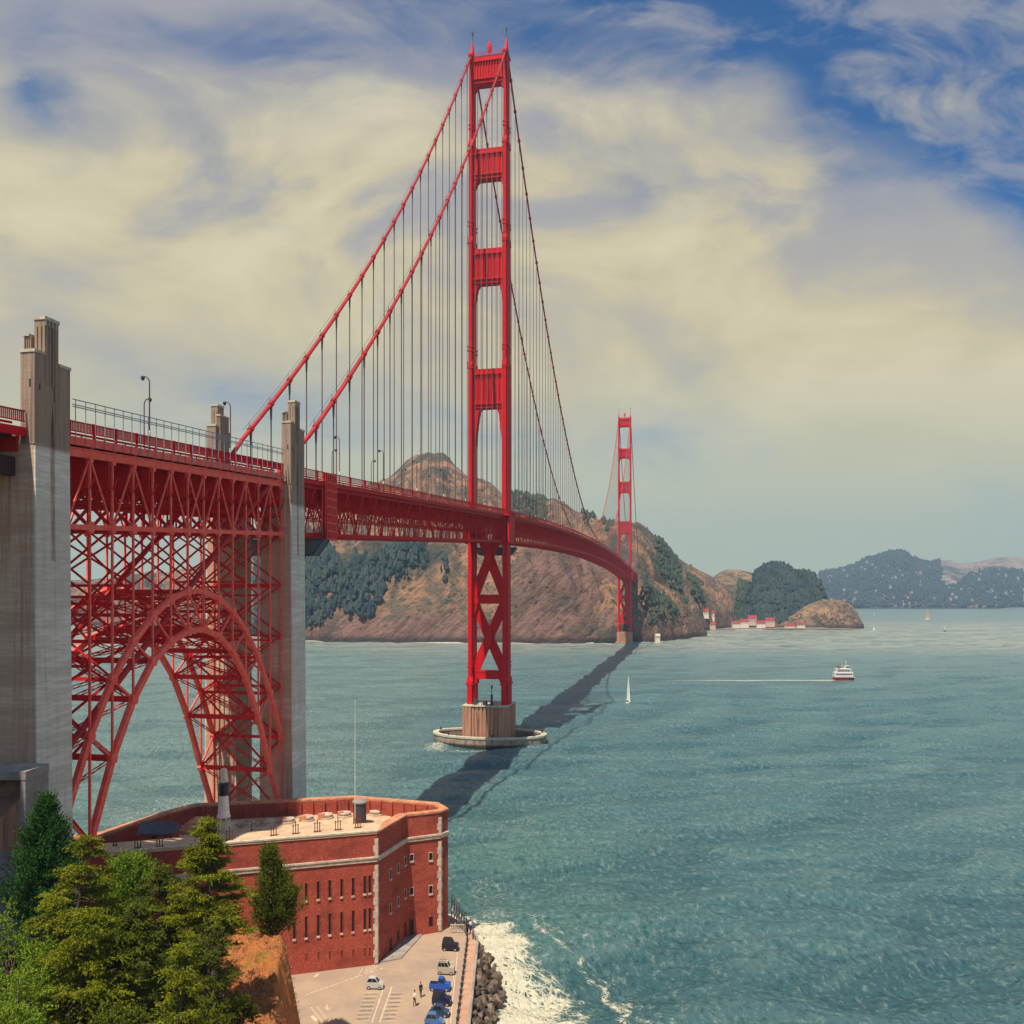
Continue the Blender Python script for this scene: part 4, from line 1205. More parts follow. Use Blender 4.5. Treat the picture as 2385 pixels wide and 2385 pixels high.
# cross wall tying the legs of the far pair together low down
w = MB(); w.box(-7.0, 7.0, 0.8, 3.4, 0.0, 14.0)
tag(w.build('pylon_base_wall', M_PYLON, None, BW(0, S1 + .2, 0), -BTH), 'low concrete wall joining the two far pylons behind the fort', 'wall')

# ------------------------------------------------------------------ tower piers and fender
def pier_block(m, z0, z1, hw=7.1, hl=6.4):
    poly = []
    m.box(-hw + .9, hw - .9, -hl, hl, z0, z1)
    m.box(-hw, -hw + 3.4, -hl + .25, hl - .25, z0, z1 - .2); m.box(hw - 3.4, hw, -hl + .25, hl - .25, z0, z1 - .2)
    m.box(-hw - .25, -hw + 2.6, -hl - .5, -hl + 4, z0, z1 - .35); m.box(hw - 2.6, hw + .25, -hl - .5, -hl + 4, z0, z1 - .35)
    m.box(-hw - .25, -hw + 2.6, hl - 4, hl + .5, z0, z1 - .35); m.box(hw - 2.6, hw + .25, hl - 4, hl + .5, z0, z1 - .35)
    for k in range(7):
        x = -3.9 + k * 1.3
        m.box(x - .36, x + .36, -hl - .34, -hl + .5, z0, z1 - .5)
    for k in range(5):
        y = -hl + 4.6 + k * 1.0
        m.box(hw - .5, hw + .2, y - .28, y + .28, z0, z1 - .5)
pe = empty('tower_pier', BW(0, 0, 0), -BTH)
tag(pe, 'rust stained fluted concrete pier with a ring wall under the near tower', 'bridge pier')
m = MB(); pier_block(m, -2.0, 12.5); m.build('pier_block', M_PIER, pe)
m = MB(); m.box(-7.5, 7.5, -7.0, 7.0, 12.3, 12.62); m.build('pier_cap', M_CAP, pe)
m = MB()
for x in np.linspace(-4, 4, 9):
    m.box(x - .05, x + .05, -6.9, -6.8, 12.62, 13.9)
m.box(-4, 4, -6.9, -6.8, 13.8, 13.9); m.box(-4, 4, -6.9, -6.8, 13.2, 13.28)
m.box(-4.2, -3.2, -5, -3.5, 12.62, 14.4); m.box(-1.0, .4, -5.5, -4.5, 12.62, 14.0); m.tube([(2.1, -5.6, 12.6), (2.1, -5.6, 18.0)], .12, 6); m.box(1.8, 2.4, -5.9, -5.3, 12.6, 16.2)
m.tube([(2.1, -5.6, 18.0), (2.1, -5.6, 19.2)], .3, 8)
m.build('deck_gear', M_DKGREY, pe)
n = 72; A, B_ = 18.9, 10.8
out = [(A * math.cos(2 * math.pi * k / n), B_ * math.sin(2 * math.pi * k / n)) for k in range(n)]
inn = [((A - 1.5) * math.cos(2 * math.pi * k / n), (B_ - 1.2) * math.sin(2 * math.pi * k / n)) for k in range(n)]
m = MB()
def ringwall(m, o, i, z0, z1):
    n = len(o)
    m.add([(x, y, z0) for x, y in o] + [(x, y, z1) for x, y in o] + [(x, y, z1) for x, y in i] + [(x, y, z0) for x, y in i],
          [q for k in range(n) for q in ((k, (k + 1) % n, n + (k + 1) % n, n + k), (n + k, n + (k + 1) % n, 2 * n + (k + 1) % n, 2 * n + k), (2 * n + k, 2 * n + (k + 1) % n, 3 * n + (k + 1) % n, 3 * n + k))])
ringwall(m, out, inn, -3, 2.75)
fd = m.build('fender_ring', M_FENDER, pe)
m = MB(); o2 = [(x * 1.012, y * 1.02) for x, y in out]; i2 = [(x * .992, y * .985) for x, y in inn]
ringwall(m, o2, i2, 2.45, 3.05)
m.build('ring_coping', M_CAP, fd)
m = MB(); m.prism(inn, -.2, .35); m.build('ring_floor', material('ring_floor', (0.07, 0.06, 0.055), 0.8, 0.3, (0.12, 0.10, 0.09), 0.6), pe)
m = MB()
for a in (0.3, 1.2, 2.0, 2.9, 4.0, 4.9, 5.8):
    m.box(17.9 * math.cos(a) - .25, 17.9 * math.cos(a) + .25, 10.0 * math.sin(a) - .25, 10.0 * math.sin(a) + .25, 3.05, 4.0)
m.build('bollard', M_DKGREY, fd)
pe2 = empty('tower_pier', BW(0, SPAN, 0), -BTH)
tag(pe2, 'low concrete pier at the waterline under the far tower by the cliffs', 'bridge pier')
m = MB(); pier_block(m, -2.0, 12.2); m.build('pier_block', M_PIER, pe2)
m = MB(); m.box(-8.6, 8.6, -8.0, 8.0, -2, 2.4); m.build('pier_footing', M_FENDER, pe2)

# ------------------------------------------------------------------ things hung on the bridge
m = MB()
for sg in (1,):
    for i in range(31):
        s = -199.2 + i * 1.42
        z = R(s)
        m.box(6.16, 6.22, s - .03, s + .03, z - 2.4, z + 2.05)
    for dz in (2.05, 1.55, 1.35):
        m.bar((6.19, -199.6, R(-199.6) + dz), (6.19, -156.0, R(-156.0) + dz), .05, .09)
fe = m.build('safety_fence', M_FENCE, None, BW(0, 0, 0), -BTH)
tag(fe, 'tall thin grey safety fence with rails above the red railing of the arch span', 'fence')
sc_ = empty('scaffold_enclosure', BW(6.2, -139.4, 0), -BTH)
tag(sc_, 'red sheeted scaffold box hung on the deck edge just past the far pylon', 'scaffold')
m = MB(); m.box(-.7, .25, -2.0, 1.9, 57.3, 68.2); m.build('sheeting', M_RED, sc_)
m = MB()
for z in np.linspace(57.4, 68.1, 9): m.box(.26, .34, -2.0, 1.9, z - .07, z + .07)
for y in np.linspace(-1.95, 1.85, 6): m.box(.27, .32, y - .05, y + .05, 57.3, 68.2)
for x in (-.6, 0): m.box(x, x + .12, -2.08, -2.01, 57.3, 68.2)
m.build('scaffold_tube', M_RED2, sc_)
def gantry(s, z, label):
    g = empty('maintenance_gantry', BW(0, s, z), -BTH); tag(g, label, 'gantry', 'maintenance gantries under the deck')
    m = MB(); m.slab([(-5.4, -2.4), (5.4, -2.4), (7.3, 0), (-7.3, 0)], 'y', -1.1, 1.1)
    m.build('hull', material('gantry_grey', (0.12, 0.135, 0.17), 0.7, 0.3), g)
    m = MB()
    for sg in (-1, 1):
        for y in (-1.15, 1.15):
            m.bar((sg * 7.3, y, 0), (sg * 5.4, y, -2.45), .14); m.bar((sg * 6.6, y, 0), (sg * 6.6, y, 2.2), .14)
    for y in (-1.15, 1.15):
        m.bar((-7.3, y, .05), (7.3, y, .05), .16); m.bar((-5.4, y, -2.42), (5.4, y, -2.42), .12); m.bar((-7.0, y, 1.1), (7.0, y, 1.1), .08)
        for k in range(16): m.bar((-7 + k * .93, y, .05), (-6.5 + k * .93, y, 1.1), .05)
    m.build('frame', M_DKGREY, g)
gantry(-143.5, 57.0, 'grey maintenance gantry hung under the deck beside the far pylon')
gantry(9.0, 64.2, 'grey maintenance gantry hung under the deck behind the near tower')

# lamp posts
def lamp_post(h=5.9):
    e = empty('street_lamp', (0, 0, 0))
    m = MB()
    m.tube([(0, 0, 0), (0, 0, .5), (0, 0, h - .9)], [.13, .085, .07], 8)
    pts = [(0, 0, h - .9)] + [(-.62 + .62 * math.cos(a), 0, h - .9 + .8 * math.sin(a)) for a in np.linspace(.25, 1.75, 7)]
    m.tube(pts, .065, 6)
    m.build('post', M_POST, e)
    l = MB(); l.lathe([(.08, .22), (.2, .16), (.24, 0), (.17, -.22), (.1, -.3)], 10, (-.86, 0, h - .22))
    l.build('lamp_head', M_DKGREY, e)
    b = MB(); b.lathe([(.11, 2.0), (.13, 2.1), (.13, 2.5), (.09, 2.6)], 8); b.build('collar', M_WHITE, e)
    return e
proto = lamp_post(8.9); used = False
def put_lamp(t, s, label, flip):
    global used
    o = proto if not used else copy_tree(proto); used = True
    o.location = BW(t, s, R(s) - 1.7); o.rotation_euler = (0, 0, -BTH + (math.pi if flip else 0))
    tag(o, label, 'street lamp', 'lamp posts along the bridge')
for i, s in enumerate([-185.6, -168.3, -132.4, -110.8, -89.8, -68.6, -47.8, -26.5] + [16 + 21 * k for k in range(10)]):
    lab = f'{ORD[i]} lamp post from the tall near pylon, on the near side of the deck' if i < 8 else f'{ORD[i - 8]} lamp post beyond the near tower, on the near side of the deck'
    put_lamp(4.75, s, lab, False)
for i, s in enumerate([-173.2, -135.2, -114.2, -93.1, -72.5, -53.1, -33.0] + [6 + 21 * k for k in range(10)]):
    lab = f'{ORD[i]} lamp post from the tall near pylon, on the far side of the deck' if i < 7 else f'{ORD[i - 7]} lamp post beyond the near tower, on the far side of the deck'
    put_lamp(-4.75, s, lab, True)
# ------------------------------------------------------------------ the point: plaza, seawall
GZ = 3.5
land_poly = [(-4.6, 40), (-4.5, 109.2), (-5.2, 112.0), (-6.6, 115.2), (-9.5, 119.2), (-22, 123.5), (-46, 119), (-60, 112), (-110, 100), (-110, 40)]
m = MB(); m.prism(land_poly, -3.0, GZ)
tag(m.build('plaza_ground', M_PLAZA), kind='structure')
m = MB(); m.prism([(-5.45, 60), (-4.62, 60), (-4.52, 109.0), (-5.6, 110.6)], GZ + .001, GZ + .16)
tag(m.build('promenade_path', M_WALK), kind='structure')
m = MB(); m.prism([(-4.62, 60), (-4.36, 60), (-4.26, 109.2), (-5.0, 112.2), (-5.25, 112.0), (-4.52, 109.0)], -2.0, GZ + .30)
sw = m.build('seawall', M_CONC)
tag(sw, 'low concrete seawall along the edge of the promenade above the boulders', 'seawall')

# painted bays, arrows and lines
mk = MB()
def gline(a, b, w=.09, z=GZ + .006):
    (x0, y0), (x1, y1) = G(*a, GZ), G(*b, GZ)
    d = Vector((x1 - x0, y1 - y0)); n = Vector((-d.y, d.x)).normalized() * w / 2
    mk.add([(x0 - n.x, y0 - n.y, z), (x1 - n.x, y1 - n.y, z), (x1 + n.x, y1 + n.y, z), (x0 + n.x, y0 + n.y, z)], [(0, 1, 2, 3)])
gline((895, 2296), (866, 2382), .13); gline((913, 2297), (884, 2382), .13)
gline((1066, 2215), (1049, 2385), .10); gline((1058, 2262), (1040, 2385), .08)
for i in range(9):
    y = 2312 + i * 9.5
    gline((848 - i * 3.2, y), (884 - i * 3.4, y - 1), .07, GZ + .004); gline((906 - i * 3.4, y), (942 - i * 3.0, y - 1), .07, GZ + .004)
for i in range(7):
    gline((1018 - i * 4, 2243 + i * 21), (1056 - i * 3, 2241 + i * 21), .07, GZ + .004)
for i in range(16):
    x = 712 + i * 11.5
    gline((x, 2317 - i * 4.0), (x + 7, 2314.5 - i * 4.0), .16)
gline((708, 2319), (840, 2271), .06, GZ + .004)
gline((835, 2272), (845, 2254), .08); 
for i in range(5): gline((848 + i * 6, 2268 - i * 2.0), (856 + i * 6, 2252 - i * 2.0), .07)
gline((724, 2346), (752, 2382), .10); gline((738, 2345), (770, 2385), .06)
gline((760, 2338), (764, 2352), .12); gline((756, 2346), (764, 2353), .12, GZ + .008); gline((771, 2346), (764, 2353), .12, GZ + .010)
gline((726, 2366), (738, 2378), .35); gline((733, 2276), (741, 2268), .3)
tag(mk.build('parking_markings', M_PAINT), kind='structure')
pk = MB(); mk_, mk = mk, pk
for i in range(7):
    y = 2316.5 + i * 9.5
    gline((850 - i * 3.2, y), (878 - i * 3.4, y - 1), .26, GZ + .003); gline((912 - i * 3.4, y), (938 - i * 3.0, y - 1), .26, GZ + .003)
tag(pk.build('tar_patches', M_PAINTDK), kind='structure')
mk = mk_
# raised apron along the shaded wall
ap = [G(884, 2243, GZ), G(948, 2182, GZ), G(984, 2178, GZ), G(934, 2234, GZ)]
m = MB(); m.prism([ap[0], ap[3], ap[2], ap[1]], GZ + .001, GZ + .14)
tag(m.build('fort_apron_pavement', M_CONC), kind='structure')

# chain fence
ch = empty('chain_fence', (0, 0, GZ)); tag(ch, 'dark post and chain fence along the parking side of the promenade', 'fence')
pts = [(-5.62 - .004 * i, 64 + i * 1.55) for i in range(30)] + [(-6.0, 111.0), (-6.5, 112.6)]
for x, y in pts:
    m = MB(); m.lathe([(.09, 0), (.075, .1), (.075, 1.0), (.11, 1.03), (.09, 1.15), (.03, 1.2)], 8, (x, y, 0))
    m.build('post', M_DKGREY, ch)
m = MB()
for a, b in zip(pts[:-1], pts[1:]):
    for hh in (.95, .5):
        m.tube([(a[0] + (b[0] - a[0]) * f, a[1] + (b[1] - a[1]) * f, hh - .22 * 4 * f * (1 - f)) for f in np.linspace(0, 1, 7)], .035, 5)
m.build('chain', M_DKGREY, ch)

# riprap boulders
import bmesh
def rock_mesh(seed):
    bm = bmesh.new(); bmesh.ops.create_icosphere(bm, subdivisions=2, radius=1.0)
    rng = np.random.default_rng(seed)
    planes = [Vector(rng.normal(size=3)).normalized() for _ in range(12)]; offs = [.42 + .3 * rng.random() for _ in range(12)]
    for v in bm.verts:
        for p, o in zip(planes, offs):
            d = v.co.dot(p) - o
            if d > 0: v.co -= p * d
        v.co *= 1 + .06 * rng.normal()
    me = bpy.data.meshes.new('boulder'); bm.to_mesh(me); bm.free(); me.materials.append(M_ROCK if seed % 3 else M_ROCK2)
    return me
RM = [rock_mesh(i) for i in range(9)]
def rim(y): return np.interp(y, [60, 92, 98, 104, 107, 110, 112.5, 115, 118], [-1.5, -2.0, -1.4, -0.5, -.75, -1.9, -3.2, -5.3, -7.4])
rr = random.Random(4); nb = 0
while nb < 290:
    y = 84 + rr.random() * 33; x1 = rim(y); x0 = -4.2 if y < 109.5 else -4.2 - (y - 109.5) * .62
    if x1 - x0 < .3: continue
    f = rr.random(); x = x0 + (x1 - x0) * f
    o = bpy.data.objects.new('boulder', RM[nb % 9]); COL.objects.link(o)
    s = rr.choice([.22, .28, .34, .42, .52, .68]) * (1.0 if y < 109 else .75)
    o.scale = (s * (.8 + .5 * rr.random()), s * (.8 + .5 * rr.random()), s * (1.0 + .6 * rr.random()))
    o.location = (x, y, 2.7 * (1 - f) ** 1.2 + .2 + rr.random() * .35)
    o.rotation_euler = (rr.random() * .9, rr.random() * .9, rr.random() * 6.28)
    tag(o, 'dark wet boulder in the heap between promenade and surf', 'boulder', 'boulders below the promenade'); nb += 1
m = MB()
ys = np.linspace(58, 117, 60)
for a, b in zip(ys[:-1], ys[1:]):
    xa, xb = (-4.3 if a < 109.5 else -4.3 - (a - 109.5) * .62), (-4.3 if b < 109.5 else -4.3 - (b - 109.5) * .62)
    m.add([(xa, a, 2.4), (rim(a) - .2, a, -.4), (rim(b) - .2, b, -.4), (xb, b, 2.4)], [(0, 1, 2, 3)])
tag(m.build('shore_bed', M_ROCK), kind='structure')

# ------------------------------------------------------------------ the brick fort
FT, FR = 19.3, 17.35
C0 = (-58.0, 89.7); C1 = (-16.3, 102.4); C2 = (-13.8, 110.3); C3 = (-9.48, 112.3); C4 = (-8.57, 113.6)
B1 = (-10.2, 116.9); B2 = (-22.4, 120.9); B3 = (-43.5, 116.3); B4 = (-46.2, 111.5); L1 = (-50, 101.5); L0 = (-58.0, 99.0)
FP = [C0, C1, C2, C3, C4, B1, B2, B3, B4, L1, L0]
fort = empty('brick_fort', (C1[0], C1[1], GZ)); tag(fort, 'red brick fort with slit windows and flat gun roof on the point under the arch', 'fort')
def fp(p, z=0): return (p[0] - C1[0], p[1] - C1[1], z - GZ)
def inset(poly, ds):
    """move each side of a counter-clockwise outline inwards by its own distance"""
    n = len(poly); lines = []
    for i in range(n):
        p, q = Vector(poly[i]), Vector(poly[(i + 1) % n]); d = (q - p).normalized(); nn = Vector((-d.y, d.x))
        lines.append((p + nn * ds[i], d))
    out = []
    for i in range(n):
        p, d = lines[i - 1]; q, e = lines[i]
        den = d.x * e.y - d.y * e.x
        if abs(den) < 1e-6: out.append(tuple(q)); continue
        tt = ((q.x - p.x) * e.y - (q.y - p.y) * e.x) / den
        out.append(tuple(p + d * tt))
    return out
INN = inset(FP, [4.3, 1.3, 1.0, 1.0, 1.0, 1.1, 1.1, 1.1, 1.1, 1.1, 1.1])
m = MB(); n = len(FP)
m.add([fp(p, GZ - .5) for p in FP] + [fp(p, FT) for p in FP], [(i, (i + 1) % n, n + (i + 1) % n, n + i) for i in range(n)])
m.add([fp(p, FR) for p in INN] + [fp(p, FT) for p in INN], [(i, n + i, n + (i + 1) % n, (i + 1) % n) for i in range(n)])
m.build('wall', M_BRICK, fort)
m = MB()
def toppiece(i, mat_z, ex=0.10):
    j = (i + 1) % n
    P, Q, q, p = FP[i], FP[j], INN[j], INN[i]
    d = (Vector(Q) - Vector(P)).normalized(); nn = Vector((d.y, -d.x)) * ex
    return [fp((P[0] + nn.x, P[1] + nn.y), mat_z), fp((Q[0] + nn.x, Q[1] + nn.y), mat_z), fp(q, mat_z), fp(p, mat_z)]
tops = MB(); topo = MB()
for i in range(n):
    tgt = tops if i == 0 else topo
    a = toppiece(i, FT - .02); b = toppiece(i, FT + .22 + .001 * i)
    tgt.add(a + b, [(0, 3, 2, 1), (4, 5, 6, 7), (0, 1, 5, 4), (1, 2, 6, 5), (2, 3, 7, 6), (3, 0, 4, 7)])
tops.build('parapet_top', M_ROOF, fort); topo.build('parapet_capping', M_BRICKTOP, fort)
m = MB(); m.add([fp(p, FR) for p in INN], [tuple(range(n))]); m.build('roof_terrace', M_ROOF, fort)
# edge lip of the front parapet
m = MB()
def along(i, z0, z1, out0, out1, f0=0.0, f1=1.0, mb=None):
    P, Q = Vector(FP[i]), Vector(FP[(i + 1) % n]); d = (Q - P).normalized(); nn = Vector((d.y, -d.x))
    a = P.lerp(Q, f0); b = P.lerp(Q, f1)
    pts = [a + nn * out0, b + nn * out0, b + nn * out1, a + nn * out1]
    (mb or m).prism([(q.x - C1[0], q.y - C1[1]) for q in pts][::-1], z0 - GZ, z1 - GZ)
def belt(i, z, ext=.10):
    along(i, z - .42, z, -.05, ext); along(i, z + .003, z + .2, -.05, ext + .1)
for i in (0, 1, 2, 3): belt(i, 16.35, .14 + .004 * i)
m.build('stone_belt', M_STONE, fort)
m = MB(); along(0, FT + .225, FT + .40, -.35, .16); m.build('roof_lip', M_CAP, fort)
d0 = (Vector(C1) - Vector(C0)).normalized(); d1 = (Vector(C2) - Vector(C1)).normalized()
for base, da, db in ((C1, d0, d1), (C3, (Vector(C3) - Vector(C2)).normalized(), (Vector(C4) - Vector(C3)).normalized())):
    for ks in (range(0, 15), range(16, 20)):
        m = MB()
        for k in ks:     # quoins at the corners, long and short
            z0 = GZ + .15 + k * .79
            w = .46 if k % 2 else .30
            B = Vector(base); na = Vector((da.y, -da.x)); nb_ = Vector((db.y, -db.x)); cr = B + (na + nb_) * .10
            pl = [B - da * w + na * .10, cr, B + db * w * .8 + nb_ * .10, B + db * w * .8 - nb_ * .1, B - na * .1 - nb_ * .1, B - da * w - na * .1]
            z1 = z0 + .79
            if z1 < FT - .05: m.prism([(q.x - C1[0], q.y - C1[1]) for q in pl], z0 - GZ, z1 - GZ)
        m.build('quoin_strip', M_STONE, fort)
def wall_f(i, px, py):
    """where a sight line meets wall i: fraction along it and height"""
    P, Q = FP[i], FP[(i + 1) % n]; k = (px - CX) / FPX
    dx, dy = Q[0] - P[0], Q[1] - P[1]
    f = (k * P[1] - P[0]) / (dx - k * dy)
    Y = P[1] + dy * f
    return f, EYE - (py - HY) * Y / FPX
def opening(i, px, py0, py1, w, sill=True, name='window', frame=True, head=False):
    f, zt = wall_f(i, px, py0); _, zb = wall_f(i, px, py1)
    P, Q = Vector(FP[i]), Vector(FP[(i + 1) % n]); L = (Q - P).length; h = w / 2 / L
    mm = MB()
    d = (Q - P).normalized(); nn = Vector((d.y, -d.x))
    along(i, zb, zt, -.03, .012, f - h, f + h, mm)
    o = mm.build(name, M_BLACK, fort)
    if frame:
        fr = MB(); g = .045 / L
        along(i, zb, zt, -.03, .07, f - h - g, f - h, fr); along(i, zb, zt, -.03, .07, f + h, f + h + g, fr)
        along(i, zt, zt + .08, -.03, .08, f - h - g, f + h + g, fr)
        fr.build('window_frame', M_BRICK if not head else M_STONE, o)
    if sill:
        si = MB(); along(i, zb - .22, zb, -.03, .14, f - h - .06 / L, f + h + .06 / L, si); si.build('sill', M_STONE, o)
for k, (zx, t1, b1, t2, b2) in enumerate([(597, 836, 966, 1085, 1246), (685, 826, 958, 1076, 1236), (776, 814, 946, 1064, 1222), (862, 804, 936, 1053, 1212), (951, 796, 928, 1043, 1200), (1037, 787, 920, 1032, 1190), (1125, 773, 905, 1018, 1175), (1162, 769, 900, 1013, 1170)]):
    X_ = 500 + zx / 3.22
    opening(0, X_, 1800 + t1 / 3.22, 1800 + b1 / 3.22, .27)
    opening(0, X_, 1800 + t2 / 3.22, 1800 + b2 / 3.22, .27)
    if k: opening(0, X_, 1800 + (1352 - (zx - 685) * .09) / 3.22, 1800 + (1404 - (zx - 685) * .09) / 3.22, .09, False)
for zx, a, b in ((460, 852, 980), (505, 846, 975)):
    opening(0, 500 + zx / 3.22, 1800 + a / 3.22, 1800 + b / 3.22, .27)
for zx, a, b in ((1316, 722, 795), (1374, 682, 745), (1428, 628, 690), (1316, 986, 1048), (1374, 932, 992), (1428, 876, 934)):
    opening(1, 500 + zx / 3.22, 1800 + a / 3.22, 1800 + b / 3.22, .5, True, head=True)
for zx, a, b in ((1319, 1240, 1332), (1374, 1180, 1262), (1430, 1120, 1220)):
    opening(1, 500 + zx / 3.22, 1800 + a / 3.22, 1800 + b / 3.22, .62, False, 'door')
for zx, a, b in ((1476, 612, 660), (1476, 862, 910), (1620, 600, 655), (1620, 846, 904)):
    opening(2, 500 + zx / 3.22, 1800 + a / 3.22, 1800 + b / 3.22, .48, True, head=True)
for zx, a, b in ((1476, 1098, 1212), (1620, 1078, 1150)):
    opening(2, 500 + zx / 3.22, 1800 + a / 3.22, 1800 + b / 3.22, .55, False, 'door')
# stone steps at the sally port
m = MB()
for (px, py) in ((996, 2167), (1024, 2166)):
    x, y = G(px, py, GZ)
    for k in range(4): m.box(x - .42 - C1[0], x + .42 - C1[0], y - .5 + k * .16 - C1[1], y + .35 - C1[1], .0 + k * .32 + .002, .32 + k * .32)
m.build('stone_steps', M_STONE, fort)
# chimneys on the front roof, in threes
for px, py, kk in ((534, 1957, 3), (637, 1947, 3), (688, 1943, 3), (738.5, 1938, 3), (786.6, 1934, 3), (833, 1929, 3), (267, 1970, 2), (320, 1976, 3), (371, 1973, 3), (586, 1934, 1)):
    x, y = G(px, py, FT + .22)
    for k in range(kk):
        m = MB(); m.tube([(0, 0, 0), (0, 0, 1.15 + (.4 if k == 1 else 0))], .055, 6); m.lathe([(.16, 0), (.14, .12)], 8); m.lathe([(.10, 1.0), (.10, 1.12)], 8)
        m.build('chimney', M_PIPE, fort, fp((x + (k - (kk - 1) / 2) * .27, y + .1 * k), FT + .22))
# round gun mounts on the terrace
for k, (zx, zy) in enumerate([(250, 352), (398, 340), (547, 328), (690, 312), (835, 296), (972, 284), (1210, 272), (120, 364)]):
    x, y = G(500 + zx / 3.22, 1800 + zy / 3.22, FR + .8)
    m = MB(); m.lathe([(1.05, 0), (1.05, .22), (.8, .23), (.8, .42), (.90, .45), (.90, .60), (.5, .61), (.5, .66), (.15, .7)], 22)
    m.build('gun_mount', M_STONE, fort, fp((x, y), FR))
    m = MB()
    d = (Vector(C1) - Vector(C0)).normalized(); 
    m.box(-.42, .42, -.35, .35, 0, .75); m.build('roof_block', M_BRICKTOP, fort, fp((x + 1.9, y + .55), FR))
# inner merlons of the far parapet
m = MB()
for i in (5, 6):
    P, Q = Vector(INN[i]), Vector(INN[(i + 1) % n])
    kk = int((Q - P).length / 1.6)
    for k in range(kk):
        c = P.lerp(Q, (k + .5) / kk); d = (Q - P).normalized(); nn = Vector((-d.y, d.x))
        pl = [c - d * .12, c + d * .12, c + d * .12 + nn * .3, c - d * .12 + nn * .3]
        m.prism([(q.x - C1[0], q.y - C1[1]) for q in pl], FR - GZ + .002, FT - GZ - .03)
m.build('parapet_buttress', M_BRICK, fort)
# low sheds and torn roofing at the unlit end of the roof
sh = empty('roof_shed', fp((0, 0)) and (-43.3, 105.0, FR)); tag(sh, 'low dark shed with a pitched roof on the shaded end of the fort roof', 'shed')
m = MB(); m.box(-2.4, 1.6, -1.0, 1.2, 0, 1.5); m.build('wall', M_BRICK, sh)
m = MB(); m.slab([(-1.3, 1.5), (1.5, 1.5), (.1, 2.7)], 'x', -2.6, 1.8); m.build('roof', M_TARP, sh)
m = MB(); m.box(-.9, -.1, -1.06, -1.0, .2, 1.2); m.build('door', M_BLACK, sh)
for k, (x, y, sx, sy, h, mt, lab) in enumerate([(-40.2, 110.6, 2.6, 1.6, 1.7, M_BRICKTOP, 'broken brick traverse with a worn sloping top at the back corner of the fort roof'),
                                       (-46.6, 101.6, 1.6, 1.0, 1.0, M_TARP, 'grey tarpaulin heap on the fort roof next to the pylon'),
                                       (-37.4, 110.0, 1.5, 1.3, .95, M_ROOF, 'low pale slab mound behind the small lighthouse on the fort roof')]):
    m = MB(); rng = np.random.default_rng(k)
    m.taper((-sx, sx, -sy, sy), 0, (-sx * .8, sx * .7, -sy * .6, sy * .8), h * .7)
    m.taper((-sx * .78, sx * .6, -sy * .5, sy * .7), h * .7 + .002, (-sx * .5, sx * .1, -sy * .2, sy * .5), h)
    m.box(sx * .2, sx * .9, -sy * 1.1, -sy * .2, 0, h * .45); m.box(-sx * 1.05, -sx * .5, -sy * 1.15, -sy * .3, 0, h * .3)
    tag(m.build('roof_mound', mt, None, (x, y, FR)), lab, 'mound')
# small lighthouse
x, y = G(521, 1944, FT + .2); y += 1.2; x = (521 - CX) * y / FPX
lh = empty('lighthouse', (x, y, FR + .4)); tag(lh, 'small white iron lighthouse with a black lantern and open legs on the fort roof', 'lighthouse')
m = MB()
legs = [(math.cos(a), math.sin(a)) for a in np.linspace(.3, .3 + 2 * math.pi, 7)[:-1]]
for i in range(6):
    a, b = legs[i], legs[(i + 1) % 6]
    m.bar((a[0] * .88, a[1] * .88, 0), (a[0] * .66, a[1] * .66, 3.6), .09)
    for z0, z1 in ((0.1, 1.8), (1.8, 3.5)):
        r0, r1 = .88 - .22 * z0 / 3.6, .88 - .22 * z1 / 3.6
        m.bar((a[0] * r0, a[1] * r0, z0), (b[0] * r1, b[1] * r1, z1), .05); m.bar((b[0] * r0, b[1] * r0, z0), (a[0] * r1, a[1] * r1, z1), .05)
    r0 = .77; m.bar((a[0] * r0, a[1] * r0, 1.8), (b[0] * r0, b[1] * r0, 1.8), .07)
m.build('leg_frame', M_OLDWHITE, lh)
m = MB(); m.lathe([(.80, 3.55), (.80, 3.75), (.70, 3.8), (.52, 6.15), (.60, 6.2)], 14); m.build('tower_body', M_WHITE, lh)
m = MB(); m.lathe([(.68, 6.2), (.70, 6.3), (.60, 6.32), (.60, 7.35), (.70, 7.4), (.5, 7.75)], 10); ln = m.build('lantern', M_LANTERN, lh)
m = MB(); m.lathe([(.44, 7.7), (.40, 8.3), (.42, 8.35), (.40, 9.3), (.12, 9.45)], 10); m.build('vent_stack', M_OLDWHITE, ln)
# sentry box with flagpole beside it
x, y = G(838, 1912, FR + .5)
sb = empty('sentry_box', (x, y, FR)); tag(sb, 'dark round sentry box with a flat pale cap on the fort roof', 'sentry box')
m = MB(); m.lathe([(.88, 0), (.88, 2.9), (.8, 2.95)], 18); m.build('body', M_DKGREY, sb)
m = MB(); m.lathe([(1.0, 2.95), (1.02, 3.15), (.7, 3.4), (.3, 3.5)], 18); m.build('roof', M_CONC, sb)
m = MB(); m.box(-.62, -.2, -.93, -.80, .1, 1.9); m.build('door', M_PIPE, sb)
x, y = (827 - CX) * 108.5 / FPX, 108.5
fpz = FR
m = MB(); m.tube([(0, 0, 0), (0, 0, 8), (0, 0, EYE - (1630 - HY) * 108.5 / FPX - fpz)], [.05, .04, .025], 8)
fo = empty('flagpole', (x, y, fpz)); tag(fo, 'slender bare white flagpole rising behind the sentry box', 'flagpole'); m.build('pole', M_WHITE, fo)
m = MB(); m.lathe([(.3, 0), (.3, .3), (.12, .4)], 10); m.build('pole_base', M_STONE, fo)
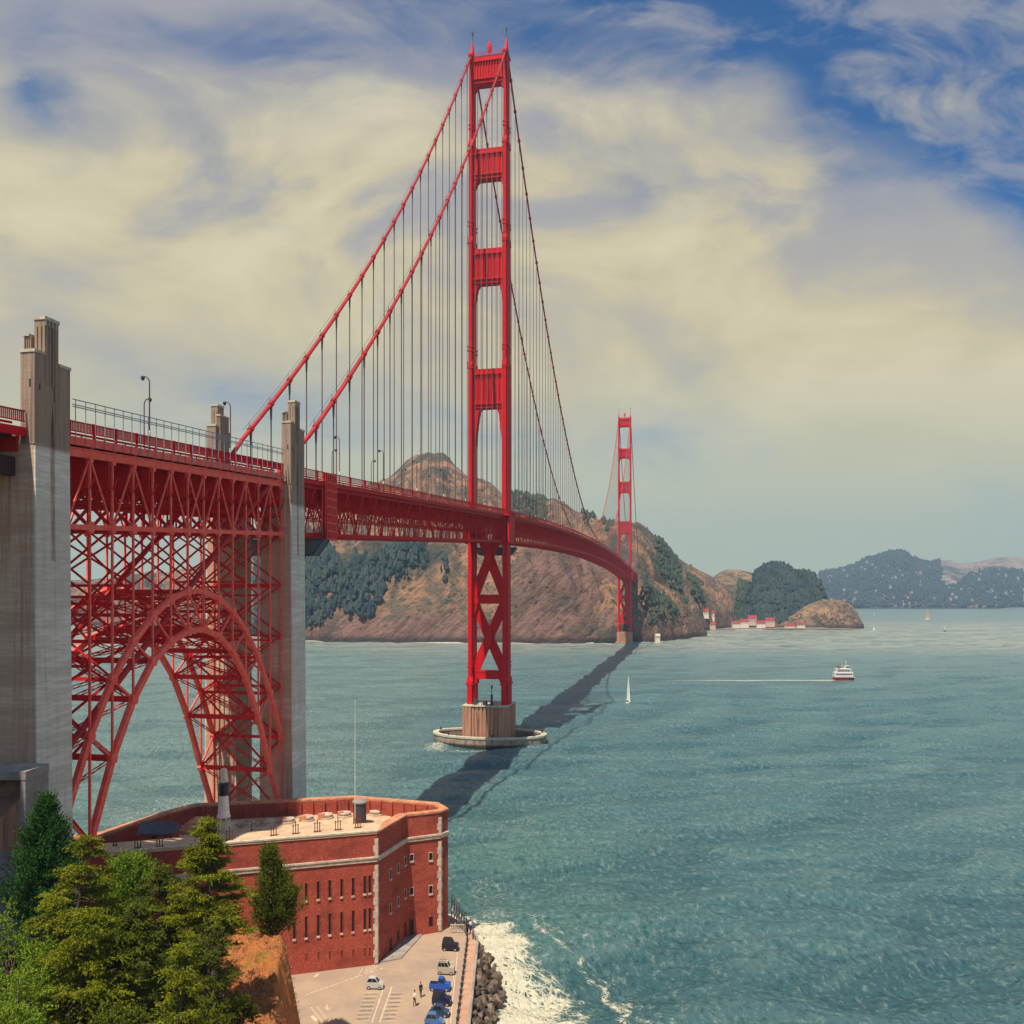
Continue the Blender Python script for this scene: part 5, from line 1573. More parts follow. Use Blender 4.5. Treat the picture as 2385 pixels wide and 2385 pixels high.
# dark railing stair at the fort's seaward corner
st = empty('railing_stair', (-7.6, 113.4, GZ)); tag(st, 'dark railed stair down to the water at the corner of the fort', 'stair')
m = MB()
for k in range(7): m.box(-.5 + k * .22, -.3 + k * .22 + .1, -.3, 1.4, 2.4 - k * .36, 2.5 - k * .36)
m.build('tread', M_CONC, st)
m = MB()
for yy in (-.32, .5, 1.42):
    m.bar((-.5, yy, 4.0), (1.5, yy, 1.2), .06); m.bar((-.5, yy, 3.3), (1.5, yy, .5), .05)
    for k in range(7): m.box(-.5 + k * .33 - .03, -.5 + k * .33 + .03, yy - .03, yy + .03, -.6, 4.0 - k * .46)
m.build('rail', M_DKGREY, st)
bn = empty('fence_rail', (-7.2, 112.0, GZ)); tag(bn, 'low pale fence beside the fort corner at the end of the lot', 'fence')
m = MB()
for k in range(8): m.box(-.9 + k * .24, -.82 + k * .24, -.04, .04, 0, 1.1)
m.box(-.95, .9, -.05, .05, 1.0, 1.12); m.box(-.95, .9, -.05, .05, .1, .2)
m.build('picket', M_STONE, bn)

# ------------------------------------------------------------------ anchorage house by the tall pylon
X0, Y0 = -43.4, 72.0
ah = empty('anchorage_house', (X0, Y0, 15.2)); tag(ah, 'grey concrete anchorage house with a dark sloping recess at the foot of the tall pylon', 'building')
m = MB(); m.box(-14, 2.05, 0, 3.4, -6, 11.0); m.build('wall', M_CONC, ah)
m = MB(); m.box(-14, 2.25, -.25, 3.4, 17.2, 17.9); m.box(1.75, 2.2, -.2, 3.4, 11.0, 17.2); m.build('roof_frame', M_CONC, ah)
m = MB(); m.slab([(-14, 11.01), (1.5, 11.01), (1.5, 15.6), (-1.2, 13.0), (-14, 12.6)], 'y', .4, 3.3); m.build('side_wall', M_PIER, ah)
m = MB(); m.slab([(-14, 12.7), (-1.2, 13.05), (1.5, 15.7), (1.5, 17.1), (-14, 17.1)], 'y', .9, 3.3); m.build('recess', material('recess_brown', (0.26, 0.14, 0.095), 0.9, 0.1, (0.17, 0.09, 0.07), 1.0), ah)

# ------------------------------------------------------------------ vehicles (noses towards the sea)
CARP = {}
def paint(name, col):
    return material('car_' + name, col, 0.32, 0.5)
M_GLASS = material('car_glass', (0.016, 0.02, 0.026), 0.12, 0.6)
M_TYRE = material('tyre_rubber', (0.018, 0.017, 0.017), 0.85, 0.2)
M_RIM = material('wheel_rim', (0.5, 0.48, 0.44), 0.4, 0.5, metallic=0.5)
M_LAMPW = material('headlight_lens', (0.75, 0.73, 0.66), 0.2, 0.6)
M_LAMPR = material('tail_lens', (0.35, 0.01, 0.01), 0.3, 0.5)
def car(kind, name, mat, loc, rz, label, cat, roofmat=None):
    e = empty(name, loc, rz); tag(e, label, cat, 'cars parked by the seawall')
    L, W, H = {'suv': (2.05, .86, 1.52), 'hatch': (1.95, .82, 1.32), 'pickup': (2.35, .86, 1.5), 'sedan': (2.1, .82, 1.22)}[kind]
    g = .17; w2 = W / 2; x0, x1 = -L / 2, L / 2
    belt = H * .62
    if kind == 'suv': low = [(x0, g + .06), (x0, belt - .03), (x0 + .03, belt), (x1 - .62, belt), (x1 - .08, belt - .08), (x1, belt - .22), (x1, g + .04), (x1 - .1, g), (x0 + .08, g)]; gr = [(x0 + .03, belt), (x0 + .12, H - .03), (x0 + .2, H), (x1 - .92, H), (x1 - .82, H - .04), (x1 - .58, belt)]
    elif kind == 'hatch': low = [(x0, g + .1), (x0 + .02, belt - .04), (x0 + .08, belt), (x1 - .56, belt), (x1 - .14, belt - .14), (x1, belt - .30), (x1, g + .05), (x1 - .1, g), (x0 + .08, g)]; gr = [(x0 + .05, belt), (x0 + .3, H - .05), (x0 + .45, H), (x1 - .98, H), (x1 - .85, H - .06), (x1 - .48, belt)]
    elif kind == 'sedan': low = [(x0, g + .1), (x0 + .01, belt - .1), (x0 + .1, belt - .02), (x0 + .4, belt), (x1 - .6, belt), (x1 - .12, belt - .12), (x1, belt - .28), (x1, g + .05), (x1 - .1, g), (x0 + .08, g)]; gr = [(x0 + .30, belt), (x0 + .58, H - .03), (x0 + .7, H), (x1 - .98, H), (x1 - .88, H - .04), (x1 - .5, belt)]
    else: low = [(x0, g + .1), (x0, belt - .1), (x0 + .95, belt - .1), (x0 + .96, belt), (x1 - .62, belt), (x1 - .08, belt - .06), (x1, belt - .2), (x1, g + .05), (x1 - .1, g), (x0 + .08, g)]; gr = [(x0 + .98, belt), (x0 + 1.02, H - .03), (x0 + 1.08, H), (x1 - .88, H), (x1 - .78, H - .04), (x1 - .54, belt)]
    m = MB()
    def extr(poly, wa, wb, zb):
        n = len(poly)
        def hw(z): return wa if z <= zb else wa + (wb - wa) * min(1, (z - zb) / max(H - zb, .01))
        vs = [(x, -hw(z), z) for x, z in poly] + [(x, hw(z), z) for x, z in poly]
        m.add(vs, [tuple(range(n))[::-1], tuple(range(n, 2 * n))] + [(i, (i + 1) % n, n + (i + 1) % n, n + i) for i in range(n)])
    extr(low, w2, w2, 9); extr(gr, w2 - .03, w2 - .11, belt)
    body = m.build('body', mat, e)
    bv = body.modifiers.new('round', 'BEVEL'); bv.width = .025; bv.segments = 2; bv.limit_method = 'ANGLE'
    # glass
    def side(poly, sg, off):
        def hw(z): return (w2 - .03) + (-.08) * min(1, max(0, (z - belt) / (H - belt)))
        vs = [(x, sg * (hw(z) + off), z) for x, z in poly]
        return vs
    (rx, rz0), fx = gr[0], gr[-1][0]
    zt = H - .09; zb = belt + .03
    def lerp_x(a, b, z): return a[0] + (b[0] - a[0]) * (z - a[1]) / max(b[1] - a[1], 1e-3)
    rb, rt = lerp_x(gr[0], gr[1], zb) + .05, lerp_x(gr[0], gr[1], zt) + .06
    fb_, ft = lerp_x(gr[-1], gr[-2], zb) - .05, lerp_x(gr[-1], gr[-2], zt) - .05
    cuts = {'suv': [0, .34, .66, 1], 'hatch': [0, .5, 1], 'sedan': [0, .5, 1], 'pickup': [0, 1]}[kind]
    for a, b in zip(cuts[:-1], cuts[1:]):
        mm = MB()
        for sg in (-1, 1):
            A_ = rb + (fb_ - rb) * a + .015; B_ = rb + (fb_ - rb) * b - .015; C_ = rt + (ft - rt) * b - .015; D_ = rt + (ft - rt) * a + .015
            mm.add(side([(A_, zb), (B_, zb), (C_, zt), (D_, zt)], sg, .008), [(0, 1, 2, 3)])
        mm.build('side_window', M_GLASS, e)
    mm = MB(); dx = .012
    mm.add([(fb_ + .05 + dx, -(w2 - .08), zb), (fb_ + .05 + dx, w2 - .08, zb), (ft + .05 + dx, w2 - .16, zt), (ft + .05 + dx, -(w2 - .16), zt)], [(0, 1, 2, 3)])
    mm.build('windscreen', M_GLASS, e)
    mm = MB()
    mm.add([(rb - .062, -(w2 - .10), zb), (rb - .062, w2 - .10, zb), (rt - .072, w2 - .16, zt), (rt - .072, -(w2 - .16), zt)], [(0, 1, 2, 3)])
    mm.build('rear_window', M_GLASS, e)
    for wx in (x0 + .36, x1 - .36):
        for sg in (-1, 1):
            wm = MB(); pr = [(.10, -.06), (.20, -.055), (.215, -.03), (.215, .03), (.20, .055), (.10, .06)]
            wm.lathe([(r, z) for r, z in pr], 16)
            w = wm.build('wheel', M_TYRE, e, (wx, sg * (w2 - .04), .215)); w.rotation_euler = (math.pi / 2, 0, 0)
            rm = MB(); rm.lathe([(.12, -.012), (.125, 0), (.06, .012)], 12); q = rm.build('rim', M_RIM, w, (0, 0, -sg * .062))
    for sg in (-1, 1):
        mm = MB(); mm.box(x1 - .04, x1 + .012, sg * (w2 - .17) - .09, sg * (w2 - .17) + .09, belt - .34, belt - .22); mm.build('headlight', M_LAMPW, e)
        mm = MB(); mm.box(x0 - .012, x0 + .03, sg * (w2 - .1) - .06, sg * (w2 - .1) + .06, belt - .3, belt - .1); mm.build('tail_light', M_LAMPR, e)
    mm = MB(); mm.box(x1 - .05, x1 + .03, -w2 + .03, w2 - .03, g + .02, g + .17); mm.build('bumper', M_DKGREY if kind != 'hatch' else mat, e)
    if kind == 'suv':
        mm = MB()
        for sg in (-1, 1): mm.bar((x0 + .2, sg * .3, H + .03), (x1 - .98, sg * .3, H + .03), .03)
        for k in range(3): mm.bar((x0 + .3 + k * .3, -.3, H + .04), (x0 + .3 + k * .3, .3, H + .04), .03)
        mm.build('roof_rack', M_DKGREY, e)
    if kind == 'pickup':
        mm = MB(); mm.box(x0 + .05, x0 + .92, -w2 + .06, w2 - .06, belt - .105, belt - .085); mm.build('cargo_bed', M_TYRE, e)
    return e
def carpos(px, py):
    x, y = G(px, py, GZ); return (x, y, GZ)
car('hatch', 'parked_car', paint('silver', (0.46, 0.45, 0.42)), carpos(873, 2302), rad(-4), 'silver hatchback standing alone in the middle of the lot', 'car')
car('suv', 'parked_car', paint('black', (0.012, 0.013, 0.022)), carpos(1049, 2213), rad(-6), 'black four wheel drive car parked nearest the fort', 'car')
car('suv', 'parked_car', paint('beige', (0.42, 0.36, 0.28)), carpos(1039, 2268), rad(-6), 'beige estate car with a roof rack, parked behind the black one', 'car')
car('pickup', 'pickup_truck', paint('blue', (0.012, 0.085, 0.42)), carpos(1025, 2306), rad(-6), 'bright blue pickup truck with an open bed by the seawall', 'pickup truck')
car('suv', 'parked_car', paint('navy', (0.010, 0.018, 0.065)), carpos(1029, 2340), rad(-8), 'dark navy car parked next to the blue pickup', 'car')
car('sedan', 'parked_car', paint('slate', (0.03, 0.055, 0.11)), carpos(1024, 2366), rad(-12), 'dark slate blue saloon in the row by the chain fence', 'car')
car('hatch', 'parked_car', paint('steel_blue', (0.06, 0.15, 0.34)), carpos(1012, 2388), rad(-8), 'light blue car at the bottom edge of the row', 'car')

# ------------------------------------------------------------------ people
def skin_body(name, verts, edges, radii, mat, parent, root=0, sub=1):
    me = bpy.data.meshes.new(name); me.from_pydata(verts, edges, []); me.materials.append(mat)
    o = bpy.data.objects.new(name, me); COL.objects.link(o); o.parent = parent
    o.modifiers.new('skin', 'SKIN')
    for i, r in enumerate(radii):
        me.skin_vertices[0].data[i].radius = (r, r) if not isinstance(r, tuple) else r
    me.skin_vertices[0].data[root].use_root = True
    s = o.modifiers.new('smooth', 'SUBSURF'); s.levels = sub; s.render_levels = sub
    return o
M_SKIN = material('skin', (0.42, 0.22, 0.15), 0.6, 0.3)
M_HAIR = material('hair', (0.03, 0.02, 0.015), 0.7, 0.3)
def person(loc, rz, shirt, legs, label, h=1.75, stride=.16):
    e = empty('person', loc, rz); tag(e, label, 'person'); k = h / 1.75
    e.scale = (.72 * k, .72 * k, k)
    V = [(0, 0, .92), (0, 0, 1.12), (0, 0, 1.38), (0, 0, 1.50), (0, .01, 1.62), (0, 0, 1.72),
         (.10, 0, .88), (.11, stride * .55, .48), (.11, stride, .07), (.11, stride + .14, .04),
         (-.10, 0, .88), (-.11, -stride * .2, .48), (-.11, -stride, .08), (-.11, -stride + .14, .04),
         (.19, 0, 1.40), (.25, -.04, 1.12), (.25, .06, .90), (.25, .08, .80), (-.19, 0, 1.40), (-.25, .05, 1.12), (-.25, .14, .90), (-.25, .16, .80)]
    Ed = [(0, 1), (1, 2), (2, 3), (3, 4), (4, 5), (0, 6), (6, 7), (7, 8), (8, 9), (0, 10), (10, 11), (11, 12), (12, 13), (2, 14), (14, 15), (15, 16), (16, 17), (2, 18), (18, 19), (19, 20), (20, 21)]
    Rr = [.14, .13, .15, .055, .095, .08, .085, .06, .045, .04, .085, .06, .045, .04, .06, .045, .035, .03, .06, .045, .035, .03]
    skin_body('body', V, Ed, Rr, M_SKIN, e)
    Vs = [V[0], V[1], V[2], (0, 0, 1.46), V[14], V[15], (.25, .05, .94), V[18], V[19], (-.25, .13, .94)]
    skin_body('shirt', Vs, [(0, 1), (1, 2), (2, 3), (2, 4), (4, 5), (5, 6), (2, 7), (7, 8), (8, 9)], [.165, .155, .175, .09, .08, .062, .05, .08, .062, .05], shirt, e)
    Vt = [(0, 0, .95), V[6], V[7], (.11, stride * .95, .14), V[10], V[11], (-.11, -stride * .95, .14)]
    skin_body('trousers', Vt, [(0, 1), (1, 2), (2, 3), (0, 4), (4, 5), (5, 6)], [.155, .10, .078, .06, .10, .078, .06], legs, e)
    m = MB(); m.lathe([(.088, 1.63), (.105, 1.68), (.10, 1.75), (.06, 1.79), (.02, 1.80)], 10, (0, -.015, 0)); m.build('hair', M_HAIR, e, smooth=True)
    return e
def cloth(n, c): return material('cloth_' + n, c, 0.85, 0.1)
P_ = lambda px, py: (*G(px, py, GZ), GZ)
person(P_(980, 2324), rad(200), cloth('black', (.02, .02, .025)), cloth('charcoal', (.03, .03, .035)), 'person in black clothes walking on the lot towards the blue pickup')
person(P_(966, 2344), rad(150), cloth('white', (.72, .68, .58)), cloth('black', (.02, .02, .025)), 'person in a white top and dark trousers walking on the lot')
person(P_(952, 2180), rad(20), cloth('blue', (.04, .08, .22)), cloth('charcoal', (.03, .03, .035)), 'person in blue standing in the dark fort doorway')
person(P_(958, 2181), rad(80), cloth('black', (.02, .02, .025)), cloth('navy', (.02, .03, .07)), 'person in dark clothes standing beside the fort doorway')
person(P_(968, 2178), rad(-60), cloth('white', (.72, .68, .58)), cloth('charcoal', (.03, .03, .035)), 'person in a white top at the foot of the fort wall')
person(P_(1089, 2178), rad(30), cloth('black', (.02, .02, .025)), cloth('charcoal', (.03, .03, .035)), 'person in black leaning at the rail near the fort corner')
person(P_(1102, 2191), rad(-80), cloth('red', (.36, .05, .03)), cloth('navy', (.02, .03, .07)), 'person in a reddish top standing at the start of the promenade')
person(P_(1096, 2172), rad(10), cloth('white', (.72, .68, .58)), cloth('navy', (.02, .03, .07)), 'person in a white top looking over the rail at the surf')

# ------------------------------------------------------------------ boats
M_SAIL = material('sail_cloth', (0.82, 0.78, 0.66), 0.8, 0.1)
M_TAN = material('tan_sail_cloth', (0.62, 0.42, 0.22), 0.8, 0.1)
M_HULLW = material('boat_white', (0.80, 0.77, 0.68), 0.4, 0.4)
M_HULLR = material('ferry_red', (0.42, 0.020, 0.030), 0.5, 0.4)
M_HULLD = material('dark_hull', (0.025, 0.022, 0.03), 0.6, 0.3)
def hull(m, L, W, H, sheer=.2, taper_b=.8):
    secs = []
    for f in np.linspace(0, 1, 11):
        x = -L / 2 + L * f
        hw = W / 2 * (taper_b + (1 - taper_b) * min(1, f * 3)) * (1 if f < .55 else math.cos((f - .55) / .45 * math.pi / 2) ** .7 + .02)
        z = H * (1 + sheer * (2 * f - 1) ** 2)
        secs.append([(x, -hw, z), (x, -hw * .75, -.25), (x, 0, -.5), (x, hw * .75, -.25), (x, hw, z)])
    b = len(m.v); vs = [p for s in secs for p in s]
    fs = []
    for i in range(10):
        for k in range(4): fs.append((i * 5 + k, (i + 1) * 5 + k, (i + 1) * 5 + k + 1, i * 5 + k + 1))
        fs.append((i * 5 + 4, (i + 1) * 5 + 4, (i + 1) * 5, i * 5))
    fs.append((0, 1, 2, 3, 4)); fs.append((50, 54, 53, 52, 51))
    m.add(vs, fs)
def sail(m, pts, th=.05, belly=.3):
    (ax, az), (bx_, bz), (cx, cz_) = pts
    for sg in (-1, 1):
        b = [(ax, sg * th, az), (bx_, sg * th, bz), (cx, sg * th, cz_)]
    N = 6; grid = []
    for i in range(N + 1):
        f = i / N; row = []
        for j in range(5):
            g = j / 4
            lx, lz = ax + (cx - ax) * f, az + (cz_ - az) * f; rx, rz_ = bx_ + (cx - bx_) * f, bz + (cz_ - bz) * f
            row.append((lx + (rx - lx) * g, -belly * math.sin(g * math.pi) * (1 - f), lz + (rz_ - lz) * g))
        grid.append(row)
    for off in (0,):
        vs = [p for r in grid for p in r]; vs2 = [(x, y + th, z) for x, y, z in vs]
        nn = len(vs); fs = []
        for i in range(N):
            for j in range(4):
                a = i * 5 + j; fs.append((a, a + 1, a + 6, a + 5)); fs.append((nn + a, nn + a + 5, nn + a + 6, nn + a + 1))
        for i in range(N):
            fs.append((i * 5, i * 5 + 5, nn + i * 5 + 5, nn + i * 5)); fs.append((i * 5 + 4, nn + i * 5 + 4, nn + i * 5 + 9, i * 5 + 9))
        for j in range(4): fs.append((j, nn + j, nn + j + 1, j + 1))
        m.add(vs + vs2, fs)
def yacht(name, loc, rz, L, mast, label, smat, two=True):
    e = empty(name, loc, rz); tag(e, label, 'sailboat')
    m = MB(); hull(m, L, L * .26, .75 * L / 5, .15); m.build('hull', M_HULLW, e, smooth=False)
    m = MB(); m.taper((-L * .2, L * .15, -L * .08, L * .08), .75 * L / 5, (-L * .15, L * .1, -L * .06, L * .06), 1.1 * L / 5); m.build('cabin', M_HULLW, e)
    m = MB(); m.tube([(L * .08, 0, 0), (L * .08, 0, mast)], .05 * L / 5 + .02, 6); m.tube([(L * .08, 0, mast * .12), (-L * .38, 0, mast * .12)], .05, 6); m.build('mast', M_DKGREY, e)
    m = MB(); sail(m, [(L * .06, mast * .125), (-L * .37, mast * .13), (L * .06, mast * .985)]); m.build('mainsail', smat, e)
    m = MB(); sail(m, [(L * .47, mast * .08), (L * .10, mast * .10), (L * .09, mast * .9)]); m.build('jib', smat, e)
    return e
yacht('sailboat', (*YACHT, .05), rad(-70), 4.0, 14.2, 'small white sailboat under tall narrow sails, nearest the bridge shadow', M_SAIL)
gx, gy = G(2160, 1443.5)
yacht('sailboat', (gx, gy, .1), rad(20), 12.5, 24.0, 'tan sailed boat far out before the hazy hills', M_TAN)
gx, gy = G(2036, 1433); yacht('sailboat', (gx, gy, .1), rad(50), 4.5, 9, 'tiny pale sailboat off the rocky headland', M_SAIL)
gx, gy = G(2035, 1467); yacht('sailboat', (gx, gy, .1), rad(-50), 3.2, 5, 'tiny low boat in the pale water below the rocky headland', M_SAIL)
gx, gy = G(2201, 1470)
b = empty('buoy', (gx, gy, 0)); tag(b, 'small dark buoy on the open water near the tan sailboat', 'buoy')
m = MB(); m.lathe([(1.6, -.5), (1.7, .8), (.8, 1.0)], 12); m.build('float', M_HULLD, b)
m = MB(); 
for a in (0, 2.1, 4.2): m.bar((math.cos(a), math.sin(a), .9), (.2 * math.cos(a), .2 * math.sin(a), 5), .2)
m.lathe([(.5, 4.8), (.5, 6.2), (.1, 6.6)], 8); m.build('cage', M_HULLW, b)
f = empty('ferry', (FERRY[0], FERRY[1], 0), rad(2)); tag(f, 'red and white ferry with two decks trailing a white wake', 'ferry')
m = MB(); hull(m, 11.8, 4.2, 2.0, .12, .9); m.build('hull', M_HULLR, f)
m = MB(); m.box(-5.9, 4.4, -1.9, 1.9, 2.15, 4.2); m.box(-5.0, 3.4, -1.7, 1.7, 4.45, 6.3); m.taper((.2, 3.0, -1.4, 1.4), 6.5, (.4, 2.4, -1.2, 1.2), 8.0); m.build('superstructure', M_HULLW, f)
m = MB(); m.box(-6.1, 4.8, -2.0, 2.0, 4.22, 4.42); m.box(-5.2, 3.7, -1.85, 1.85, 6.32, 6.48); m.box(.1, 2.9, -1.4, 1.4, 8.02, 8.15); m.build('deck_edge', M_WHITE, f)
for z0, z1, x0, x1, y in ((2.9, 3.8, -5.4, 4.0, 1.91), (4.9, 5.9, -4.6, 3.0, 1.71)):
    k = 9
    for i in range(k):
        a = x0 + (x1 - x0) * i / k
        m = MB(); m.box(a + .1, a + (x1 - x0) / k - .1, -y - .01, y + .01, z0, z1); m.build('window', M_GLASS, f)
m = MB(); m.box(.5, 2.75, -1.43, 1.43, 7.0, 7.6); m.build('bridge_window', M_GLASS, f)
m = MB(); m.tube([(1.0, 0, 8.1), (1.0, 0, 11.5)], .10, 6); m.tube([(-1.2, 0, 6.4), (-1.2, 0, 10.6)], .09, 6); m.box(.4, 1.6, -.05, .05, 10.0, 10.15); m.build('mast', M_WHITE, f)
m = MB(); m.taper((-3.6, -2.4, -.5, .5), 6.5, (-3.5, -2.5, -.4, .4), 8.0); m.build('funnel', M_HULLR, f)
m = MB(); m.box(-6.05, 5.4, -2.13, 2.13, 1.75, 1.95); m.build('rubbing_strake', M_HULLW, f)
gx, gy = G(1592, 1481)
t_ = empty('sailing_ship', (gx, gy, 0), rad(12)); tag(t_, 'dark old sailing ship with patched sails off the foot of the cliffs', 'sailing ship')
m = MB(); hull(m, 12.5, 3.8, 2.6, .3); m.build('hull', M_HULLD, t_)
m = MB()
for x, h in ((-3.4, 16), (0.2, 22), (3.4, 17)): m.tube([(x, 0, 2), (x, 0, h)], .16, 6)
m.tube([(6, 0, 3.2), (9, 0, 5)], .12, 6); m.build('mast', M_HULLD, t_)
for x, h in ((-3.4, 15), (0.2, 21), (3.4, 16)):
    for k in range(3):
        z0 = 4 + (h - 5) * k / 3; z1 = 4 + (h - 5) * (k + .86) / 3; w0, w1 = 1.9 - .5 * k, 1.6 - .5 * k
        m = MB(); m.add([(x - w0, -.4, z0), (x + w0, .4, z0), (x + w1, .4, z1), (x - w1, -.4, z1), (x - w0, -.25, z0), (x + w0, .55, z0), (x + w1, .55, z1), (x - w1, -.25, z1)], [(0, 1, 2, 3), (7, 6, 5, 4), (0, 4, 5, 1), (1, 5, 6, 2), (2, 6, 7, 3), (3, 7, 4, 0)])
        m.build('sail', M_SAIL if (k + int(x)) % 2 else M_TARP, t_)

# ------------------------------------------------------------------ cove: houses, quays
M_TILE = material('red_roof', (0.34, 0.055, 0.05), 0.8, 0.2, (0.26, 0.045, 0.04), 0.8)
M_CREAM = material('cream_wall', (0.72, 0.62, 0.47), 0.85, 0.15)
M_PINK = material('pinkish_wall', (0.60, 0.40, 0.33), 0.85, 0.15)
def gable(name, loc, rz, w, d, h, rh, wall, roof, label, cat, group, detail=True):
    e = empty(name, loc, rz); tag(e, label, cat, group)
    m = MB(); m.box(-w / 2, w / 2, -d / 2, d / 2, -4, h); m.slab([(-d / 2, h), (d / 2, h), (0, h + rh)], 'x', -w / 2, w / 2); m.build('wall', wall, e)
    m = MB(); o = .35
    for sg in (-1, 1):
        m.add([(-w / 2 - o, sg * (d / 2 + o), h - o * rh / d * 2), (w / 2 + o, sg * (d / 2 + o), h - o * rh / d * 2), (w / 2 + o, 0, h + rh + .05), (-w / 2 - o, 0, h + rh + .05),
               (-w / 2 - o, sg * (d / 2 + o), h - o * rh / d * 2 + .3), (w / 2 + o, sg * (d / 2 + o), h - o * rh / d * 2 + .3), (w / 2 + o, 0, h + rh + .35), (-w / 2 - o, 0, h + rh + .35)],
              [(0, 1, 2, 3), (7, 6, 5, 4), (0, 4, 5, 1), (1, 5, 6, 2), (2, 6, 7, 3), (3, 7, 4, 0)])
    m.build('roof', roof, e)
    if detail:
        k = max(2, int(w / 2.2))
        for i in range(k):
            x = -w / 2 + (i + .5) * w / k
            m = MB(); m.box(x - .35, x + .35, -d / 2 - .05, -d / 2 + .1, h * .35, h * .75); m.build('window', M_BLACK, e)
    return e
cove = [(1640, 1428, 1285, 9, 8, 5.5, 4.0, M_CREAM, 'tall cream house under a red roof above the boat sheds at the cove'),
        (1660, 1436, 1280, 4, 4, 8, 3, M_CREAM, 'narrow cream tower house beside the tall house at the cove'),
        (1652, 1452, 1265, 14, 6, 4.0, 2.5, M_PINK, 'long low pinkish boat shed at the water below the tall cream house'),
        (1714, 1450, 1224, 11, 6, 4.0, 3.0, M_CREAM, 'first red roofed barrack from the boat shed in the waterfront row'),
        (1733, 1448, 1232, 12, 6, 5.0, 3.4, M_CREAM, 'second red roofed barrack from the boat shed in the waterfront row'),
        (1752, 1443, 1236, 12, 6, 7.0, 3.6, M_PINK, 'tall pinkish red roofed house in the middle of the waterfront row'),
        (1772, 1450, 1226, 12, 6, 4.0, 3.2, M_CREAM, 'red roofed barrack just past the middle of the waterfront row'),
        (1793, 1446, 1232, 13, 6, 5.6, 3.4, M_PINK, 'long red roofed house last in the waterfront row before the knoll'),
        (1840, 1455, 1222, 14, 5, 3.4, 2.2, M_CREAM, 'low cream shed on the quay under the wooded knoll'),
        (1865, 1453, 1224, 11, 5, 4.0, 2.4, M_CREAM, 'cream shed on the quay nearest the rocky headland')]
def on_slope(name, px, py):
    gx, gv, X, Z, H = LANDS[name]
    i = int(np.clip(np.searchsorted(gx, px / K), 1, len(gx) - 1))
    yy = HY + (EYE - H[:, i]) * FPX / Z[:, i]
    j = [q for q in range(len(gv)) if gv[q] > 0.005 and yy[q] <= py][0]
    return X[j, i], Z[j, i], H[j, i]
for px, py, Z, w, d, h, rh, wl, lab in cove:
    if px < 1700:
        gable('waterfront_house', on_slope('headland_hill', px, py + 8), rad(-10 + (px % 7) * 3), w, d, h, rh, wl, M_TILE, lab, 'house', 'houses round the cove'); continue
    gable('waterfront_house', P3(px, py + 6, Z)[:2] + (P3(px, py + 6, Z)[2] - 1,), rad(-10 + (px % 7) * 3), w, d, h, rh, wl, M_TILE, lab, 'house', 'houses round the cove')
def quay(px0, px1, py, depth, label):
    (x0, y0), (x1, y1) = G(px0, py), G(px1, py)
    m = MB(); m.add([(x0, y0, -3), (x1, y1, -3), (x1, y1 + depth, -3), (x0, y0 + depth, -3), (x0, y0, 2.0), (x1, y1, 2.0), (x1, y1 + depth, 2.0), (x0, y0 + depth, 2.0)],
                    [(0, 3, 2, 1), (4, 5, 6, 7), (0, 1, 5, 4), (1, 2, 6, 5), (2, 3, 7, 6), (3, 0, 4, 7)])
    k = 14
    for i in range(k):
        f = (i + .5) / k; x = x0 + (x1 - x0) * f
        m.box(x - .3, x + .3, y0 - .4, y0 + .2, -2, 2.6)
    tag(m.build('quay', M_FENDER), label, 'quay')
quay(1595, 1712, 1468, 9, 'dark breakwater quay below the tall cream house at the cove')
quay(1779, 1988, 1466.5, 8, 'long dark breakwater quay in front of the rocky headland')
m = MB(); (x0, y0), (x1, y1) = G(1580, 1462), G(1900, 1462)
m.box(x0, x1, y0 - 62, y0 + 60, -3, 1.6)
tag(m.build('cove_shore', MATS['plain_concrete']), kind='structure')
gable('fog_signal_house', P3(1531, 1489, 877)[:2] + (2.5,), rad(10), 4.6, 4, 4, 2, M_CREAM, M_CAP, 'white fog signal house on the rocks at the foot of the far tower', 'house', None)
# pale houses scattered among the trees of the far shore
rr = random.Random(9); hp = None
px_, v_, X_, Z_, H_ = LANDS['far_shore_hills']
cnt = 0
while cnt < 64:
    qx = 1556 + rr.random() * 380; qv = .03 + .8 * rr.random() ** 1.3
    if 1850 < qx < 1890 and qv > .45: continue
    x, y, z = land_at('far_shore_hills', qx, qv)
    if z < 8: continue
    s = rr.choice([.8, 1.0, 1.25]) 
    if hp is None:
        hp = gable('house', (0, 0, 0), 0, 11, 8, 6, 3, material('far_house_wall', (0.36, 0.34, 0.33), .9, .1), material('far_house_roof', (0.26, 0.20, 0.18), .9, .1), 'x', 'house', 'pale houses on the far shore', False); o = hp
        # the house stands clear of the crowns round it
    else: o = copy_tree(hp)
    o.location = (x, y - 8, z + 10); o.rotation_euler = (0, 0, rr.uniform(-.6, .6)); s *= .72; o.scale = (s, s, s * rr.uniform(.8, 1.2))
    for ch in o.children:
        if ch.name.startswith('wall'):
            ch.scale = (1, 1, 1)
    tag(o, 'small pale house among trees on the far hazy shore', 'house', 'pale houses on the far shore'); cnt += 1

